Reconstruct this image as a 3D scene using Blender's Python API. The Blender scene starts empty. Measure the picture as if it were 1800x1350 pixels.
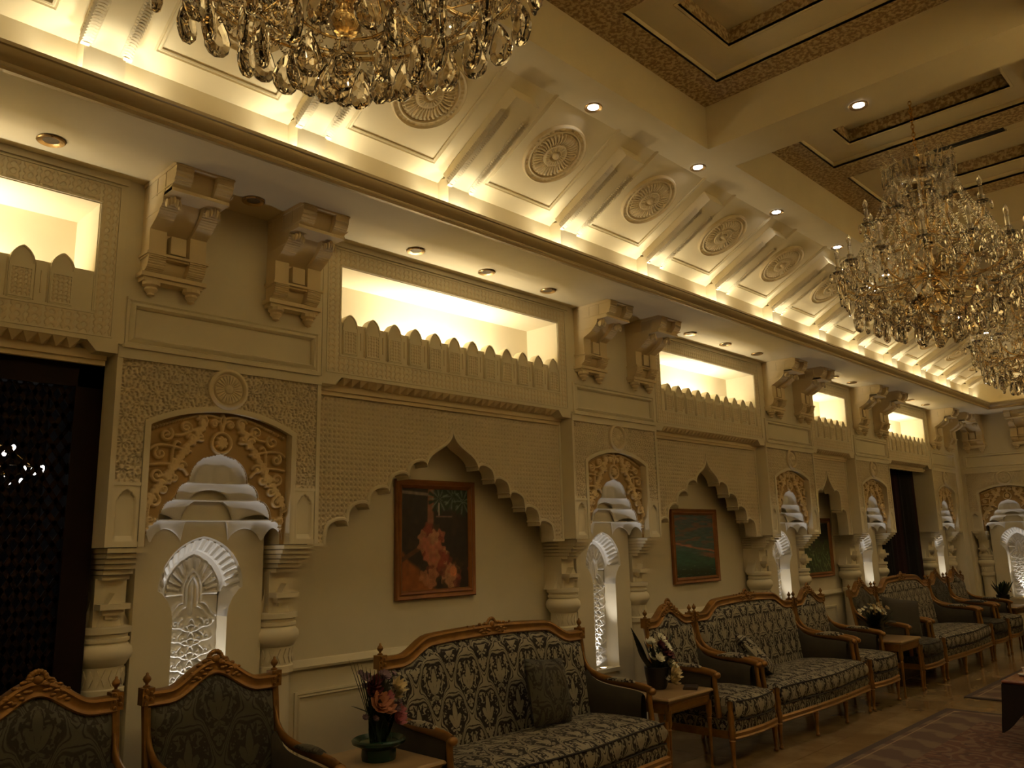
import bpy, math, random
import numpy as np
from mathutils import Vector, Matrix

random.seed(7); rng = np.random.default_rng(5)
PI = math.pi
scene = bpy.context.scene
COL = scene.collection

# ------------------------------------------------------------------ camera
CAM_H = 1.6
F_PX, YAW, PITCH, ROLL = 1428.7, 0.799084, 0.194542, -0.0242754
fw = Vector((math.sin(YAW)*math.cos(PITCH), math.cos(YAW)*math.cos(PITCH), math.sin(PITCH)))
r0 = fw.cross(Vector((0, 0, 1))).normalized(); u0 = r0.cross(fw)
rt = math.cos(ROLL)*r0 + math.sin(ROLL)*u0
up = -math.sin(ROLL)*r0 + math.cos(ROLL)*u0
cam_d = bpy.data.cameras.new('camera'); cam = bpy.data.objects.new('camera', cam_d); COL.objects.link(cam)
cam_d.sensor_fit = 'HORIZONTAL'; cam_d.sensor_width = 36.0; cam_d.lens = 36.0*F_PX/1800.0
cam_d.clip_start = 0.05; cam_d.clip_end = 100
M = Matrix.Identity(4)
for i in range(3):
    M[i][0], M[i][1], M[i][2] = rt[i], up[i], -fw[i]
M[0][3], M[1][3], M[2][3] = 0, 0, CAM_H
cam.matrix_world = M
scene.camera = cam

# ------------------------------------------------------------------ world, exposure
w = bpy.data.worlds.new('night'); scene.world = w; w.use_nodes = True
w.node_tree.nodes['Background'].inputs[0].default_value = (0.02, 0.017, 0.012, 1)
w.node_tree.nodes['Background'].inputs[1].default_value = 0.2
vs = scene.view_settings
vs.view_transform = 'Standard'; vs.look = 'None'; vs.gamma = 1.0; vs.use_curve_mapping = False
vs.exposure = 0.52
cy = scene.cycles
cy.max_bounces = 10; cy.diffuse_bounces = 5; cy.glossy_bounces = 4; cy.transmission_bounces = 8
cy.transparent_max_bounces = 8; cy.caustics_reflective = False; cy.caustics_refractive = False
cy.sample_clamp_indirect = 4.0; cy.sample_clamp_direct = 0.0

# light levels (all in watts of blender light power)
WARM = (1.0, 0.80, 0.46)
CUP = 10.5          # cove uplight at each rafter foot
CLERE = 16.0        # strip lamp in each clerestory box
ALC = 13.0          # cool spot in each carved alcove
DOWN = 8.0        # ceiling downlights
def lamp(kind, name, loc, power, color=WARM, radius=0.03, target=None, **kw):
    d = bpy.data.lights.new(name, kind); d.energy = power; d.color = color
    if kind in ('POINT', 'SPOT'): d.shadow_soft_size = radius
    for k, v in kw.items(): setattr(d, k, v)
    o = bpy.data.objects.new(name, d); COL.objects.link(o); o.location = loc
    if target is not None:
        o.rotation_euler = (Vector(target)-Vector(loc)).to_track_quat('-Z', 'Y').to_euler()
    return o

# ------------------------------------------------------------------ key dimensions (metres)
WY = 4.15                      # front plane of the long ornamented wall
FX = 14.92                     # front plane of the far wall
X0 = -3.0                      # room starts behind the camera
SOF = 3.5                      # soffit height
CY = 3.44                      # cornice edge
VY, VZ, VA = 3.85, 3.97, math.radians(29)   # foot of the sloped vault
CZ = 4.40                      # flat ceiling
OFFY = -0.70                   # wall behind the camera
MIDY = (WY+OFFY)/2
PIERS = [2.037, 5.515, 8.73, 11.11, 14.04]
PW = 1.17
BAYS = [(2.625, 4.93, 5), (6.10, 8.145, 4), (9.315, 10.525, 2)]
DOORS = [(-0.32, 1.452), (11.695, 13.455)]

# ------------------------------------------------------------------ node expressions
class Ex:
    nt = None
    def __init__(s, v): s.v = v
    @staticmethod
    def op(o, *a, clamp=False):
        n = Ex.nt.nodes.new('ShaderNodeMath'); n.operation = o; n.use_clamp = clamp
        for i, x in enumerate(a):
            x = x.v if isinstance(x, Ex) else x
            if isinstance(x, (int, float)): n.inputs[i].default_value = x
            else: Ex.nt.links.new(x, n.inputs[i])
        return Ex(n.outputs[0])
    def __add__(s, o): return Ex.op('ADD', s, o)
    __radd__ = __add__
    def __sub__(s, o): return Ex.op('SUBTRACT', s, o)
    def __rsub__(s, o): return Ex.op('SUBTRACT', o, s)
    def __mul__(s, o): return Ex.op('MULTIPLY', s, o)
    __rmul__ = __mul__
    def __truediv__(s, o): return Ex.op('DIVIDE', s, o)
    def __lt__(s, o): return Ex.op('LESS_THAN', s, o)
    def __gt__(s, o): return Ex.op('GREATER_THAN', s, o)
def fcos(a): return Ex.op('COSINE', a)
def fabs(a): return Ex.op('ABSOLUTE', a)
def fsqrt(a): return Ex.op('SQRT', a)
def fmin(a, b): return Ex.op('MINIMUM', a, b)
def fmax(a, b): return Ex.op('MAXIMUM', a, b)
def fwrap(a, lo, hi): return Ex.op('WRAP', a, hi, lo)
def fatan(a, b): return Ex.op('ARCTAN2', a, b)
def fstep(a, e0, e1):
    n = Ex.nt.nodes.new('ShaderNodeMapRange'); n.interpolation_type = 'SMOOTHSTEP'
    Ex.nt.links.new(a.v, n.inputs[0]); n.inputs[1].default_value = e0; n.inputs[2].default_value = e1
    return Ex(n.outputs[0])
def xyz(sock):
    n = Ex.nt.nodes.new('ShaderNodeSeparateXYZ'); Ex.nt.links.new(sock, n.inputs[0])
    return [Ex(n.outputs[i]) for i in range(3)]
def noise(sock, scale, detail=3, rough=0.55):
    n = Ex.nt.nodes.new('ShaderNodeTexNoise'); n.inputs['Scale'].default_value = scale
    n.inputs['Detail'].default_value = detail; n.inputs['Roughness'].default_value = rough
    if sock is not None: Ex.nt.links.new(sock, n.inputs['Vector'])
    return Ex(n.outputs[0])
def mixc(f, a, b):
    n = Ex.nt.nodes.new('ShaderNodeMix'); n.data_type = 'RGBA'
    if isinstance(f, Ex): Ex.nt.links.new(f.v, n.inputs[0])
    else: n.inputs[0].default_value = f
    for i, c in ((6, a), (7, b)):
        if isinstance(c, tuple): n.inputs[i].default_value = (*c, 1)
        else: Ex.nt.links.new(c, n.inputs[i])
    return n.outputs[2]
def new_mat(name, base=(0.8, 0.8, 0.8), rough=0.6, metal=0.0, spec=0.5):
    m = bpy.data.materials.new(name); m.use_nodes = True
    b = m.node_tree.nodes['Principled BSDF']; Ex.nt = m.node_tree
    b.inputs['Base Color'].default_value = (*base, 1); b.inputs['Roughness'].default_value = rough
    b.inputs['Metallic'].default_value = metal; b.inputs['Specular IOR Level'].default_value = spec
    return m, b
def coord(which='Object'):
    return Ex.nt.nodes.new('ShaderNodeTexCoord').outputs[which]
def bump(b, ex, strength=0.3, dist=0.01):
    n = Ex.nt.nodes.new('ShaderNodeBump'); n.inputs['Strength'].default_value = strength
    n.inputs['Distance'].default_value = dist; Ex.nt.links.new(ex.v, n.inputs['Height'])
    Ex.nt.links.new(n.outputs[0], b.inputs['Normal'])
def link(b, what, sock):
    Ex.nt.links.new(sock.v if isinstance(sock, Ex) else sock, b.inputs[what])

MT = {}
def plaster(key, col, rough=0.75, var=0.06):
    m, b = new_mat(key, col, rough, spec=0.25)
    n = noise(coord(), 3.0, 4)
    dark = tuple(c*(1-var*2) for c in col)
    link(b, 'Base Color', mixc(n, dark, tuple(min(1, c*(1+var)) for c in col)))
    bump(b, noise(coord(), 60.0, 3), 0.06, 0.004)
    MT[key] = m
plaster('cream_plaster', (0.78, 0.70, 0.52))
plaster('carved_plaster', (0.77, 0.66, 0.46))
plaster('ceiling_plaster', (0.76, 0.66, 0.45))
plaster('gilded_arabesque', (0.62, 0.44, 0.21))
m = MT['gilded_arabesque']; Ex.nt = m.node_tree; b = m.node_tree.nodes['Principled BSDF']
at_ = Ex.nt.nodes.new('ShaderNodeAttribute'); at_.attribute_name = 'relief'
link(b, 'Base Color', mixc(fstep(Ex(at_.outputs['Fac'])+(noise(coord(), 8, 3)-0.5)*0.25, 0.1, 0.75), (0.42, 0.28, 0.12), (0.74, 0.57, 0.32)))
plaster('pale_lit_plaster', (0.80, 0.76, 0.68))  # cool lamp light on hood and alcove put into a whiter plaster
plaster('tan_medallion', (0.66, 0.54, 0.34))
plaster('stone_corbel', (0.78, 0.64, 0.40), 0.8, 0.08)
m, b = new_mat('patterned_band', (0.4, 0.3, 0.16), 0.6)
n = noise(coord(), 38, 4); link(b, 'Base Color', mixc(fstep(n, 0.42, 0.6), (0.26, 0.17, 0.08), (0.55, 0.43, 0.24)))
bump(b, n, 0.6, 0.012); MT['patterned_band'] = m
m, b = new_mat('gold_cornice', (0.40, 0.30, 0.15), 0.45, 0.12)
link(b, 'Roughness', noise(coord(), 20, 3)*0.2+0.32); MT['gold_cornice'] = m
m, b = new_mat('gilded_wood', (0.40, 0.19, 0.05), 0.36, 0.4)
n = noise(coord(), 14, 4); link(b, 'Base Color', mixc(n, (0.12, 0.05, 0.009), (0.37, 0.185, 0.042)))
link(b, 'Roughness', n*0.25+0.24); bump(b, noise(coord(), 90, 2), 0.08, 0.002); MT['gilded_wood'] = m
m, b = new_mat('table_wood', (0.40, 0.26, 0.12), 0.3)
c = coord(); x, y, z = xyz(c)
link(b, 'Base Color', mixc(noise(c, 9, 5), (0.26, 0.165, 0.075), (0.40, 0.275, 0.14))); MT['table_wood'] = m
m, b = new_mat('red_wood', (0.22, 0.06, 0.02), 0.22)
link(b, 'Base Color', mixc(noise(coord(), 6, 5), (0.12, 0.03, 0.015), (0.30, 0.09, 0.03))); MT['red_wood'] = m
m, b = new_mat('frame_wood', (0.42, 0.18, 0.04), 0.35, 0.2)
link(b, 'Base Color', mixc(noise(coord(), 12, 4), (0.16, 0.05, 0.012), (0.30, 0.12, 0.03))); MT['frame_wood'] = m
m, b = new_mat('dark_lattice_wood', (0.010, 0.005, 0.004), 0.65, spec=0.12); 
link(b, 'Base Color', mixc(noise(coord(), 8, 3), (0.006, 0.003, 0.0025), (0.014, 0.006, 0.004))); MT['dark_lattice_wood'] = m
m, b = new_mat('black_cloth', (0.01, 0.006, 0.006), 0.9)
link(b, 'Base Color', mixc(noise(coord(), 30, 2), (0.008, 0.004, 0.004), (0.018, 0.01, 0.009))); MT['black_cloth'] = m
m, b = new_mat('dark_curtain', (0.012, 0.005, 0.005), 0.95)
x, y, z = xyz(coord()); link(b, 'Base Color', mixc(fstep(fcos(x*6.5), -0.2, 0.7), (0.005, 0.004, 0.004), (0.020, 0.004, 0.004))); MT['dark_curtain'] = m
m, b = new_mat('gold_metal', (0.75, 0.45, 0.13), 0.22, 1.0)
link(b, 'Roughness', noise(coord(), 25, 2)*0.2+0.14); MT['gold_metal'] = m
m, b = new_mat('brass_ring', (0.5, 0.34, 0.16), 0.3, 0.9)
link(b, 'Roughness', noise(coord(), 25, 2)*0.2+0.2); MT['brass_ring'] = m
def glass_mat(key, col, rough=0.0):
    m, b = new_mat(key, col, rough); b.inputs['Transmission Weight'].default_value = 1.0; b.inputs['IOR'].default_value = 1.52
    n = noise(coord(), 4, 1); link(b, 'Base Color', mixc(n, tuple(c*0.94 for c in col), col)); MT[key] = m
glass_mat('crystal', (0.93, 0.87, 0.77)); glass_mat('candle_glass', (0.95, 0.92, 0.85), 0.12); glass_mat('amber_glass', (0.93, 0.70, 0.36), 0.05)
m, b = new_mat('dark_pane', (0.01, 0.01, 0.012), 0.03, spec=0.8)
link(b, 'Roughness', noise(coord(), 3, 2)*0.03+0.01); MT['dark_pane'] = m
def emit(key, col, strength):
    m, b = new_mat(key, col, 0.4); b.inputs['Emission Color'].default_value = (*col, 1); b.inputs['Emission Strength'].default_value = strength
    n = noise(coord(), 5, 1); link(b, 'Emission Color', mixc(n, tuple(c*0.92 for c in col), col)); MT[key] = m
emit('lamp_white', (1.0, 0.95, 0.88), 30.0); emit('lamp_niche', (1.0, 0.96, 0.92), 12.0); emit('bulb_far', (1.0, 0.97, 0.95), 5.0)
m, b = new_mat('lamp_off', (0.10, 0.075, 0.05), 0.3); link(b, 'Roughness', noise(coord(), 9, 2)*0.2+0.2); MT['lamp_off'] = m
m, b = new_mat('vent_black', (0.008, 0.008, 0.008), 0.6); link(b, 'Roughness', noise(coord(), 9, 2)*0.2+0.5); MT['vent_black'] = m

def damask(key, light, dark, a=0.27, bb=0.40):
    """woven damask: staggered palmettes inside an ogee trellis, laid out in metres on the UV map"""
    m, b = new_mat(key, light, 0.62, spec=0.3)
    uv = Ex.nt.nodes.new('ShaderNodeUVMap').outputs[0]
    u, v, _ = xyz(uv)
    u2 = u + (noise(uv, 22, 2)-0.5)*0.016; v2 = v + (noise(uv, 27, 2)-0.5)*0.016
    g = fcos(u2*(2*PI/a))+fcos(v2*(2*PI/bb)+0.45*fcos(u2*(4*PI/a)))
    ink = None
    for ox, oy, sel in ((0, 0, fstep(g, -0.02, 0.02)), (0.5, 0.5, fstep(g, 0.02, -0.02))):
        x = fabs(fwrap(u2*(1/a)+ox, -0.5, 0.5)); y = fwrap(v2*(1/bb)+oy, -0.5, 0.5)
        cv = Ex.nt.nodes.new('ShaderNodeCombineXYZ')
        for i, e in enumerate((x, y*(bb/a), x*0+ox*7)): Ex.nt.links.new(e.v, cv.inputs[i])
        fol = fstep(noise(cv.outputs[0], 11.0, 1.5, 0.6), 0.53, 0.47)      # mirrored leaf work
        th = fatan(x*1.4, y+0.15); r = fsqrt(x*x*2.6+y*y*1.5)
        pet = fstep(0.20+0.07*fcos(th*7)-r, -0.012, 0.012)                  # palmette
        rib = fstep(fabs(fcos(th*3.5)), 0.05, 0.16)
        ring = fstep(fabs(r-(0.25+0.07*fcos(th*7))), 0.012, 0.03)
        k = fmax(fol*ring, pet*rib)*sel
        ink = k if ink is None else fmax(ink, k)
    ag = fabs(g)
    band = fstep(0.30-ag, -0.04, 0.04)*fstep(fabs(ag-0.13), 0.015, 0.05)    # ogee trellis
    edge = fstep(fabs(ag-0.42), 0.05, 0.13)
    light_m = fmax(ink*edge*fstep(ag, 0.30, 0.36), band)
    lt = mixc(noise(uv, 14, 2), light, tuple(c*0.72 for c in light))
    link(b, 'Base Color', mixc(light_m, dark, lt))
    link(b, 'Roughness', 0.75-light_m*0.25)
    bump(b, light_m+noise(uv, 300, 1)*0.3, 0.25, 0.002)
    b.inputs['Sheen Weight'].default_value = 0.04
    MT[key] = m
damask('damask_cream', (0.30, 0.265, 0.19), (0.013, 0.008, 0.007), 0.27, 0.40)
damask('damask_green', (0.062, 0.055, 0.035), (0.020, 0.015, 0.010), 0.30, 0.44)
m, b = new_mat('dark_velvet', (0.045, 0.035, 0.02), 0.8); b.inputs['Sheen Weight'].default_value = 0.03
link(b, 'Base Color', mixc(noise(coord(), 16, 3), (0.020, 0.015, 0.009), (0.042, 0.032, 0.018))); MT['dark_velvet'] = m
m, b = new_mat('black_piping', (0.015, 0.01, 0.01), 0.8); link(b, 'Roughness', noise(coord(), 30, 2)*0.2+0.65); MT['black_piping'] = m
# floor marble, rug
m, b = new_mat('marble_tile', (0.42, 0.31, 0.17), 0.16)
oi = Ex.nt.nodes.new('ShaderNodeObjectInfo').outputs['Random']
g = Ex.nt.nodes.new('ShaderNodeNewGeometry').outputs['Position']
n = noise(g, 2.2, 6, 0.62); col = mixc(fstep(n, 0.35, 0.7), (0.25, 0.165, 0.078), (0.41, 0.295, 0.155))
link(b, 'Base Color', mixc(Ex(oi)*0.35, col, (0.29, 0.195, 0.095))); link(b, 'Roughness', noise(g, 5, 3)*0.12+0.08); MT['marble_tile'] = m
m, b = new_mat('grout', (0.2, 0.15, 0.09), 0.8); link(b, 'Roughness', noise(coord(), 9, 2)*0.2+0.7); MT['grout'] = m
m, b = new_mat('rug_wool', (0.2, 0.1, 0.08), 0.95, spec=0.1)
c = coord(); x, y, z = xyz(c)
hx = Ex.nt.nodes.new('ShaderNodeAttribute'); hx.attribute_name = 'edge'; ed = Ex(hx.outputs['Fac'])
vor = Ex.nt.nodes.new('ShaderNodeTexVoronoi'); vor.inputs['Scale'].default_value = 3.4; Ex.nt.links.new(c, vor.inputs['Vector'])
vd = Ex(vor.outputs['Distance'])
fl = fcos(vd*26 + noise(c, 9, 4)*6)
fld = mixc(fstep(fl, -0.2, 0.8), (0.15, 0.082, 0.066), (0.205, 0.135, 0.10))
fld = mixc(fstep(noise(c, 13, 4), 0.55, 0.62), fld, (0.11, 0.07, 0.065))
bor = mixc(fstep(fcos(x*17+fcos(y*11)*1.2)+fcos(y*21)*0.5+(noise(c, 10, 4)-0.5)*3.2, -0.3, 0.9), (0.13, 0.088, 0.075), (0.195, 0.14, 0.105))
cc = mixc(fstep(ed, 0.40, 0.41), bor, fld)
cc = mixc(fstep(ed, 0.09, 0.10)*(1-fstep(ed, 0.10, 0.11)), cc, (0.34, 0.24, 0.16))
cc = mixc(1-fstep(ed, 0.05, 0.06), cc, (0.09, 0.07, 0.065))
link(b, 'Base Color', cc); bump(b, noise(c, 220, 2), 0.5, 0.004); MT['rug_wool'] = m
def plain(key, col, rough=0.5, var=0.15, sc=20):
    m, b = new_mat(key, col, rough)
    link(b, 'Base Color', mixc(noise(coord(), sc, 3), tuple(c*(1-var) for c in col), tuple(min(1, c*(1+var)) for c in col))); MT[key] = m
plain('green_bowl', (0.006, 0.026, 0.018), 0.25); plain('leaf_green', (0.016, 0.030, 0.012), 0.5); plain('dark_leaf', (0.016, 0.022, 0.014), 0.6)
plain('white_petal', (0.70, 0.68, 0.55), 0.6); plain('cream_petal', (0.62, 0.50, 0.28), 0.6); plain('pink_petal', (0.42, 0.14, 0.16), 0.6)
plain('mauve_petal', (0.20, 0.12, 0.15), 0.6); plain('peach_petal', (0.46, 0.20, 0.11), 0.6); plain('maroon_petal', (0.10, 0.015, 0.02), 0.6)
plain('black_pot', (0.007, 0.007, 0.008), 0.4); plain('porcelain', (0.78, 0.76, 0.72), 0.2); plain('dark_cover', (0.03, 0.02, 0.02), 0.4)
def vcol_mat(key, rough=0.5):
    m, b = new_mat(key, (0.5, 0.5, 0.5), rough)
    a = Ex.nt.nodes.new('ShaderNodeAttribute'); a.attribute_name = 'paint'
    n = noise(coord(), 70, 3); link(b, 'Base Color', a.outputs['Color']); bump(b, n, 0.15, 0.002); MT[key] = m
vcol_mat('oil_paint', 0.35)

# ------------------------------------------------------------------ mesh helpers
class MB:
    def __init__(s): s.V = []; s.F = []
    def add(s, V, F):
        o = len(s.V); s.V.extend(V); s.F.extend([tuple(i+o for i in f) for f in F]); return s
    def box(s, x0, x1, y0, y1, z0, z1):
        return s.add([(x0,y0,z0),(x1,y0,z0),(x1,y1,z0),(x0,y1,z0),(x0,y0,z1),(x1,y0,z1),(x1,y1,z1),(x0,y1,z1)],
              [(0,3,2,1),(4,5,6,7),(0,1,5,4),(1,2,6,5),(2,3,7,6),(3,0,4,7)])
    def cbox(s, c, d): return s.box(c[0]-d[0]/2, c[0]+d[0]/2, c[1]-d[1]/2, c[1]+d[1]/2, c[2]-d[2]/2, c[2]+d[2]/2)
    def prism(s, poly, axis, a, b):
        n = len(poly)
        f = {'y': lambda p, t: (p[0], t, p[1]), 'x': lambda p, t: (t, p[0], p[1]), 'z': lambda p, t: (p[0], p[1], t)}[axis]
        V = [f(p, a) for p in poly]+[f(p, b) for p in poly]
        F = [tuple(range(n)), tuple(range(2*n-1, n-1, -1))]+[(i, i+n, (i+1) % n+n, (i+1) % n) for i in range(n)]
        return s.add(V, F)
    def grid(s, P, cu=False, cv=False, flip=False):
        n, m = len(P), len(P[0]); V = [p for r in P for p in r]; F = []
        for i in range(n if cu else n-1):
            for j in range(m if cv else m-1):
                q = (i*m+j, i*m+(j+1) % m, ((i+1) % n)*m+(j+1) % m, ((i+1) % n)*m+j)
                F.append(q[::-1] if flip else q)
        return s.add(V, F)
    def lathe(s, prof, seg=16, c=(0, 0, 0), a0=0.0, a1=2*PI, sy=1.0):
        full = abs(a1-a0-2*PI) < 1e-6; k = seg if full else seg+1
        P = [[(c[0]+r*math.cos(a0+(a1-a0)*j/seg), c[1]+sy*r*math.sin(a0+(a1-a0)*j/seg), c[2]+z) for j in range(k)] for r, z in prof]
        return s.grid(P, cv=full)
    def tube(s, path, r, seg=8, cap=True, flat=None, closed=False):
        n = len(path); rr = r if isinstance(r, (list, tuple)) else [r]*n
        P = []; pn = None
        pv = [Vector(p) for p in path]
        for i in range(n):
            t = (pv[(i+1) % n if closed else min(i+1, n-1)]-pv[(i-1) if closed else max(i-1, 0)]).normalized()
            if pn is None:
                a = Vector((0, 0, 1)) if abs(t.z) < 0.9 else Vector((1, 0, 0))
                pn = t.cross(a).normalized()
            pn = (pn-t*pn.dot(t)).normalized(); bn = t.cross(pn)
            fl = flat or (1, 1)
            P.append([tuple(pv[i]+pn*math.cos(2*PI*j/seg)*rr[i]*fl[0]+bn*math.sin(2*PI*j/seg)*rr[i]*fl[1]) for j in range(seg)])
        o = len(s.V); s.grid(P, cu=closed, cv=True)
        if cap and not closed:
            s.F.append(tuple(o+j for j in range(seg))[::-1]); s.F.append(tuple(o+(n-1)*seg+j for j in range(seg)))
        return s
    def blob(s, c, r, seg=6, rings=4, sc=(1, 1, 1)):
        prof = [(max(1e-4, math.sin(PI*i/rings)), -math.cos(PI*i/rings)) for i in range(rings+1)]
        P = [[(c[0]+r*sc[0]*q*math.cos(2*PI*j/seg), c[1]+r*sc[1]*q*math.sin(2*PI*j/seg), c[2]+r*sc[2]*z) for j in range(seg)] for q, z in prof]
        return s.grid(P, cv=True)
    def sweep(s, prof, path, closed=False):
        """prof: (out, up) pairs swept along an x-z path at depth 0: out goes to -y, up along the path's left normal"""
        n = len(path); P = []
        for i in range(n):
            a = path[(i-1) % n if closed else max(i-1, 0)]; c = path[(i+1) % n if closed else min(i+1, n-1)]
            tx, tz = c[0]-a[0], c[1]-a[1]; L = math.hypot(tx, tz) or 1; nx, nz = -tz/L, tx/L
            if closed or 0 < i < n-1:
                p0 = path[i]; d1 = (p0[0]-a[0], p0[1]-a[1]); d2 = (c[0]-p0[0], c[1]-p0[1])
                l1, l2 = math.hypot(*d1) or 1, math.hypot(*d2) or 1
                n1 = (-d1[1]/l1, d1[0]/l1); n2 = (-d2[1]/l2, d2[0]/l2)
                bx, bz = n1[0]+n2[0], n1[1]+n2[1]; q = bx*bx+bz*bz
                if q > 0.3: nx, nz = 2*bx/q, 2*bz/q
            P.append([(path[i][0]+nx*u, -o, path[i][1]+nz*u) for o, u in prof])
        return s.grid(P, cu=closed, cv=True)
    def xf(s, mat):
        s.V = [tuple(mat @ Vector(v)) for v in s.V]; return s
    def mesh(s, name, smooth=None, uv=False):
        me = bpy.data.meshes.new(name); me.from_pydata(s.V, [], s.F); me.update()
        finish(me, smooth, uv); return me
def finish(me, smooth, uv=False):
    if smooth is not None:
        me.polygons.foreach_set('use_smooth', [True]*len(me.polygons)); me.set_sharp_from_angle(angle=math.radians(smooth))
    if uv:
        n = len(me.loops); vi = np.empty(n, np.int32); me.loops.foreach_get('vertex_index', vi)
        co = np.empty(len(me.vertices)*3); me.vertices.foreach_get('co', co); co = co.reshape(-1, 3)
        nr = np.empty(len(me.polygons)*3); me.polygons.foreach_get('normal', nr); nr = np.abs(nr.reshape(-1, 3))
        lt = np.empty(len(me.polygons), np.int32); me.polygons.foreach_get('loop_total', lt)
        ax = np.repeat(nr.argmax(1), lt); p = co[vi]
        U = np.where(ax == 0, p[:, 1], p[:, 0]); Vv = np.where(ax == 2, p[:, 1], p[:, 2])
        lay = me.uv_layers.new(name='UVMap'); lay.data.foreach_set('uv', np.stack([U, Vv], 1).ravel())
def fixn(me):
    import bmesh
    bm = bmesh.new(); bm.from_mesh(me); bmesh.ops.recalc_face_normals(bm, faces=bm.faces); bm.to_mesh(me); bm.free()
def obj(name, me, mat, parent=None, loc=(0, 0, 0), rot=(0, 0, 0), kind=None):
    if isinstance(me, MB): me = me.mesh(name)
    if not me.materials and mat: me.materials.append(MT[mat])
    o = bpy.data.objects.new(name, me); COL.objects.link(o); o.location = loc; o.rotation_euler = rot
    if parent is not None: o.parent = parent
    if kind: o['kind'] = kind
    return o
def empty(name, loc=(0, 0, 0), rz=0.0):
    o = bpy.data.objects.new(name, None); COL.objects.link(o); o.location = loc; o.rotation_euler = (0, 0, rz); return o
def tag(o, label, cat, group=None):
    o['label'] = label; o['category'] = cat
    if group: o['group'] = group
    return o
def struct(o, label=None):
    o['kind'] = 'structure'
    if label: o['label'] = label
    return o
def copy_tree(o, parent=None):
    c = o.copy(); COL.objects.link(c); c.parent = parent
    for ch in o.children: copy_tree(ch, c)
    return c
def hfield(name, u0, u1, z0, z1, res, hf, mask=None, smooth=None):
    if smooth is None: smooth = name in ('arabesque_panel', 'alcove_carving')
    """relief plate in the wall plane: u -> x, height -> -y, z -> z"""
    nu = max(2, int(round((u1-u0)/res))+1); nz = max(2, int(round((z1-z0)/res))+1)
    U, Z = np.meshgrid(np.linspace(u0, u1, nu), np.linspace(z0, z1, nz)); H = hf(U, Z)
    co = np.stack([U, -H, Z], -1).reshape(-1, 3)
    i = np.arange((nz-1)*nu).reshape(nz-1, nu)[:, :-1]
    q = np.stack([i, i+1, i+nu+1, i+nu], -1).reshape(-1, 4)
    if mask is not None:
        cu = (U[:-1, :-1]+U[1:, 1:])/2; cz = (Z[:-1, :-1]+Z[1:, 1:])/2
        q = q[mask(cu, cz).ravel()]
        used = np.unique(q); remap = np.full(len(co), -1); remap[used] = np.arange(len(used)); co = co[used]; q = remap[q]
    me = bpy.data.meshes.new(name); me.vertices.add(len(co)); me.vertices.foreach_set('co', co.ravel())
    me.loops.add(q.size); me.loops.foreach_set('vertex_index', q.ravel().astype(np.int32))
    me.polygons.add(len(q)); me.polygons.foreach_set('loop_start', np.arange(0, q.size, 4, dtype=np.int32))
    me.polygons.foreach_set('loop_total', np.full(len(q), 4, np.int32)); me.update(calc_edges=True); me.validate()
    if smooth: me.polygons.foreach_set('use_smooth', [True]*len(me.polygons))
    return me
def inside(poly, U, Z):
    poly = np.asarray(poly); res = np.zeros(U.shape, bool); n = len(poly)
    for i in range(n):
        x1, y1 = poly[i]; x2, y2 = poly[(i+1) % n]
        if y1 == y2: continue
        c = ((y1 > Z) != (y2 > Z)) & (U < (x2-x1)*(Z-y1)/(y2-y1)+x1); res ^= c
    return res
# relief patterns
def h_star(U, Z):
    best = np.full(U.shape, 9.0); bx = np.zeros_like(U); bz = np.zeros_like(U)
    px, pz = 0.150, 0.130
    for ox, oz in ((0, 0), (px/2, pz/2)):
        x = (U+ox+px*50) % px-px/2; z = (Z+oz+pz*50) % pz-pz/2; r = np.hypot(x, z); k = r < best
        best = np.where(k, r, best); bx = np.where(k, x, bx); bz = np.where(k, z, bz)
    th = np.arctan2(bz, bx); r = best
    s = (r > .012) & (r < .033) & (np.cos(10*th) > .25)
    s |= (r > .038) & (r < .056) & (np.cos(10*th+PI) > .45)
    s |= (r > .060) & (np.cos(10*th) > .6)
    return np.where(s, -.016, 0.0)+.002*np.exp(-(r/.012)**2)
def h_lattice(U, Z, p=0.044):
    k = 2*PI/p
    a, b = (U+Z)*.7071, (U-Z)*.7071
    f = np.cos(k*a)*np.cos(k*b); g = np.cos(k*U*.7071)*np.cos(k*Z*.7071)
    return -.014*(f > .40)-.012*((f < -.62) & (g > .0))
def h_key(U, Z, p=0.06):
    k = 2*PI/p
    f = np.cos(k*(U+Z)/1.0)*np.cos(k*(U-Z)/1.0)
    return -.011*(f > .35)-.005*(np.abs(np.cos(k*U/2)) < .18)
def curves_relief(curves, width, height):
    P = np.concatenate([np.asarray(c) for c in curves])
    def hf(U, Z):
        sh = U.shape; q = np.stack([U.ravel(), Z.ravel()], 1); d = np.full(len(q), 9.0)
        for i in range(0, len(P), 120):
            pp = P[i:i+120]; d = np.minimum(d, np.sqrt(((q[:, None]-pp[None])**2).sum(-1)).min(1))
        return (height*np.clip(1.35*np.exp(-(d/width)**2), 0, 1)).reshape(sh)
    return hf
def spiral(cx, cz, r, turns, a0, sgn=1, n=50):
    t = np.linspace(0, 1, n); a = a0+sgn*turns*2*PI*t; rr = r*(1-t*.85)
    return np.stack([cx+rr*np.cos(a), cz+rr*np.sin(a)], 1)
def bez(p0, p1, p2, p3, n=30):
    t = np.linspace(0, 1, n)[:, None]; p0, p1, p2, p3 = map(np.asarray, (p0, p1, p2, p3))
    return (1-t)**3*p0+3*(1-t)**2*t*p1+3*(1-t)*t**2*p2+t**3*p3
def mirror(cs): return cs+[np.stack([-c[:, 0], c[:, 1]], 1) for c in cs]
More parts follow.
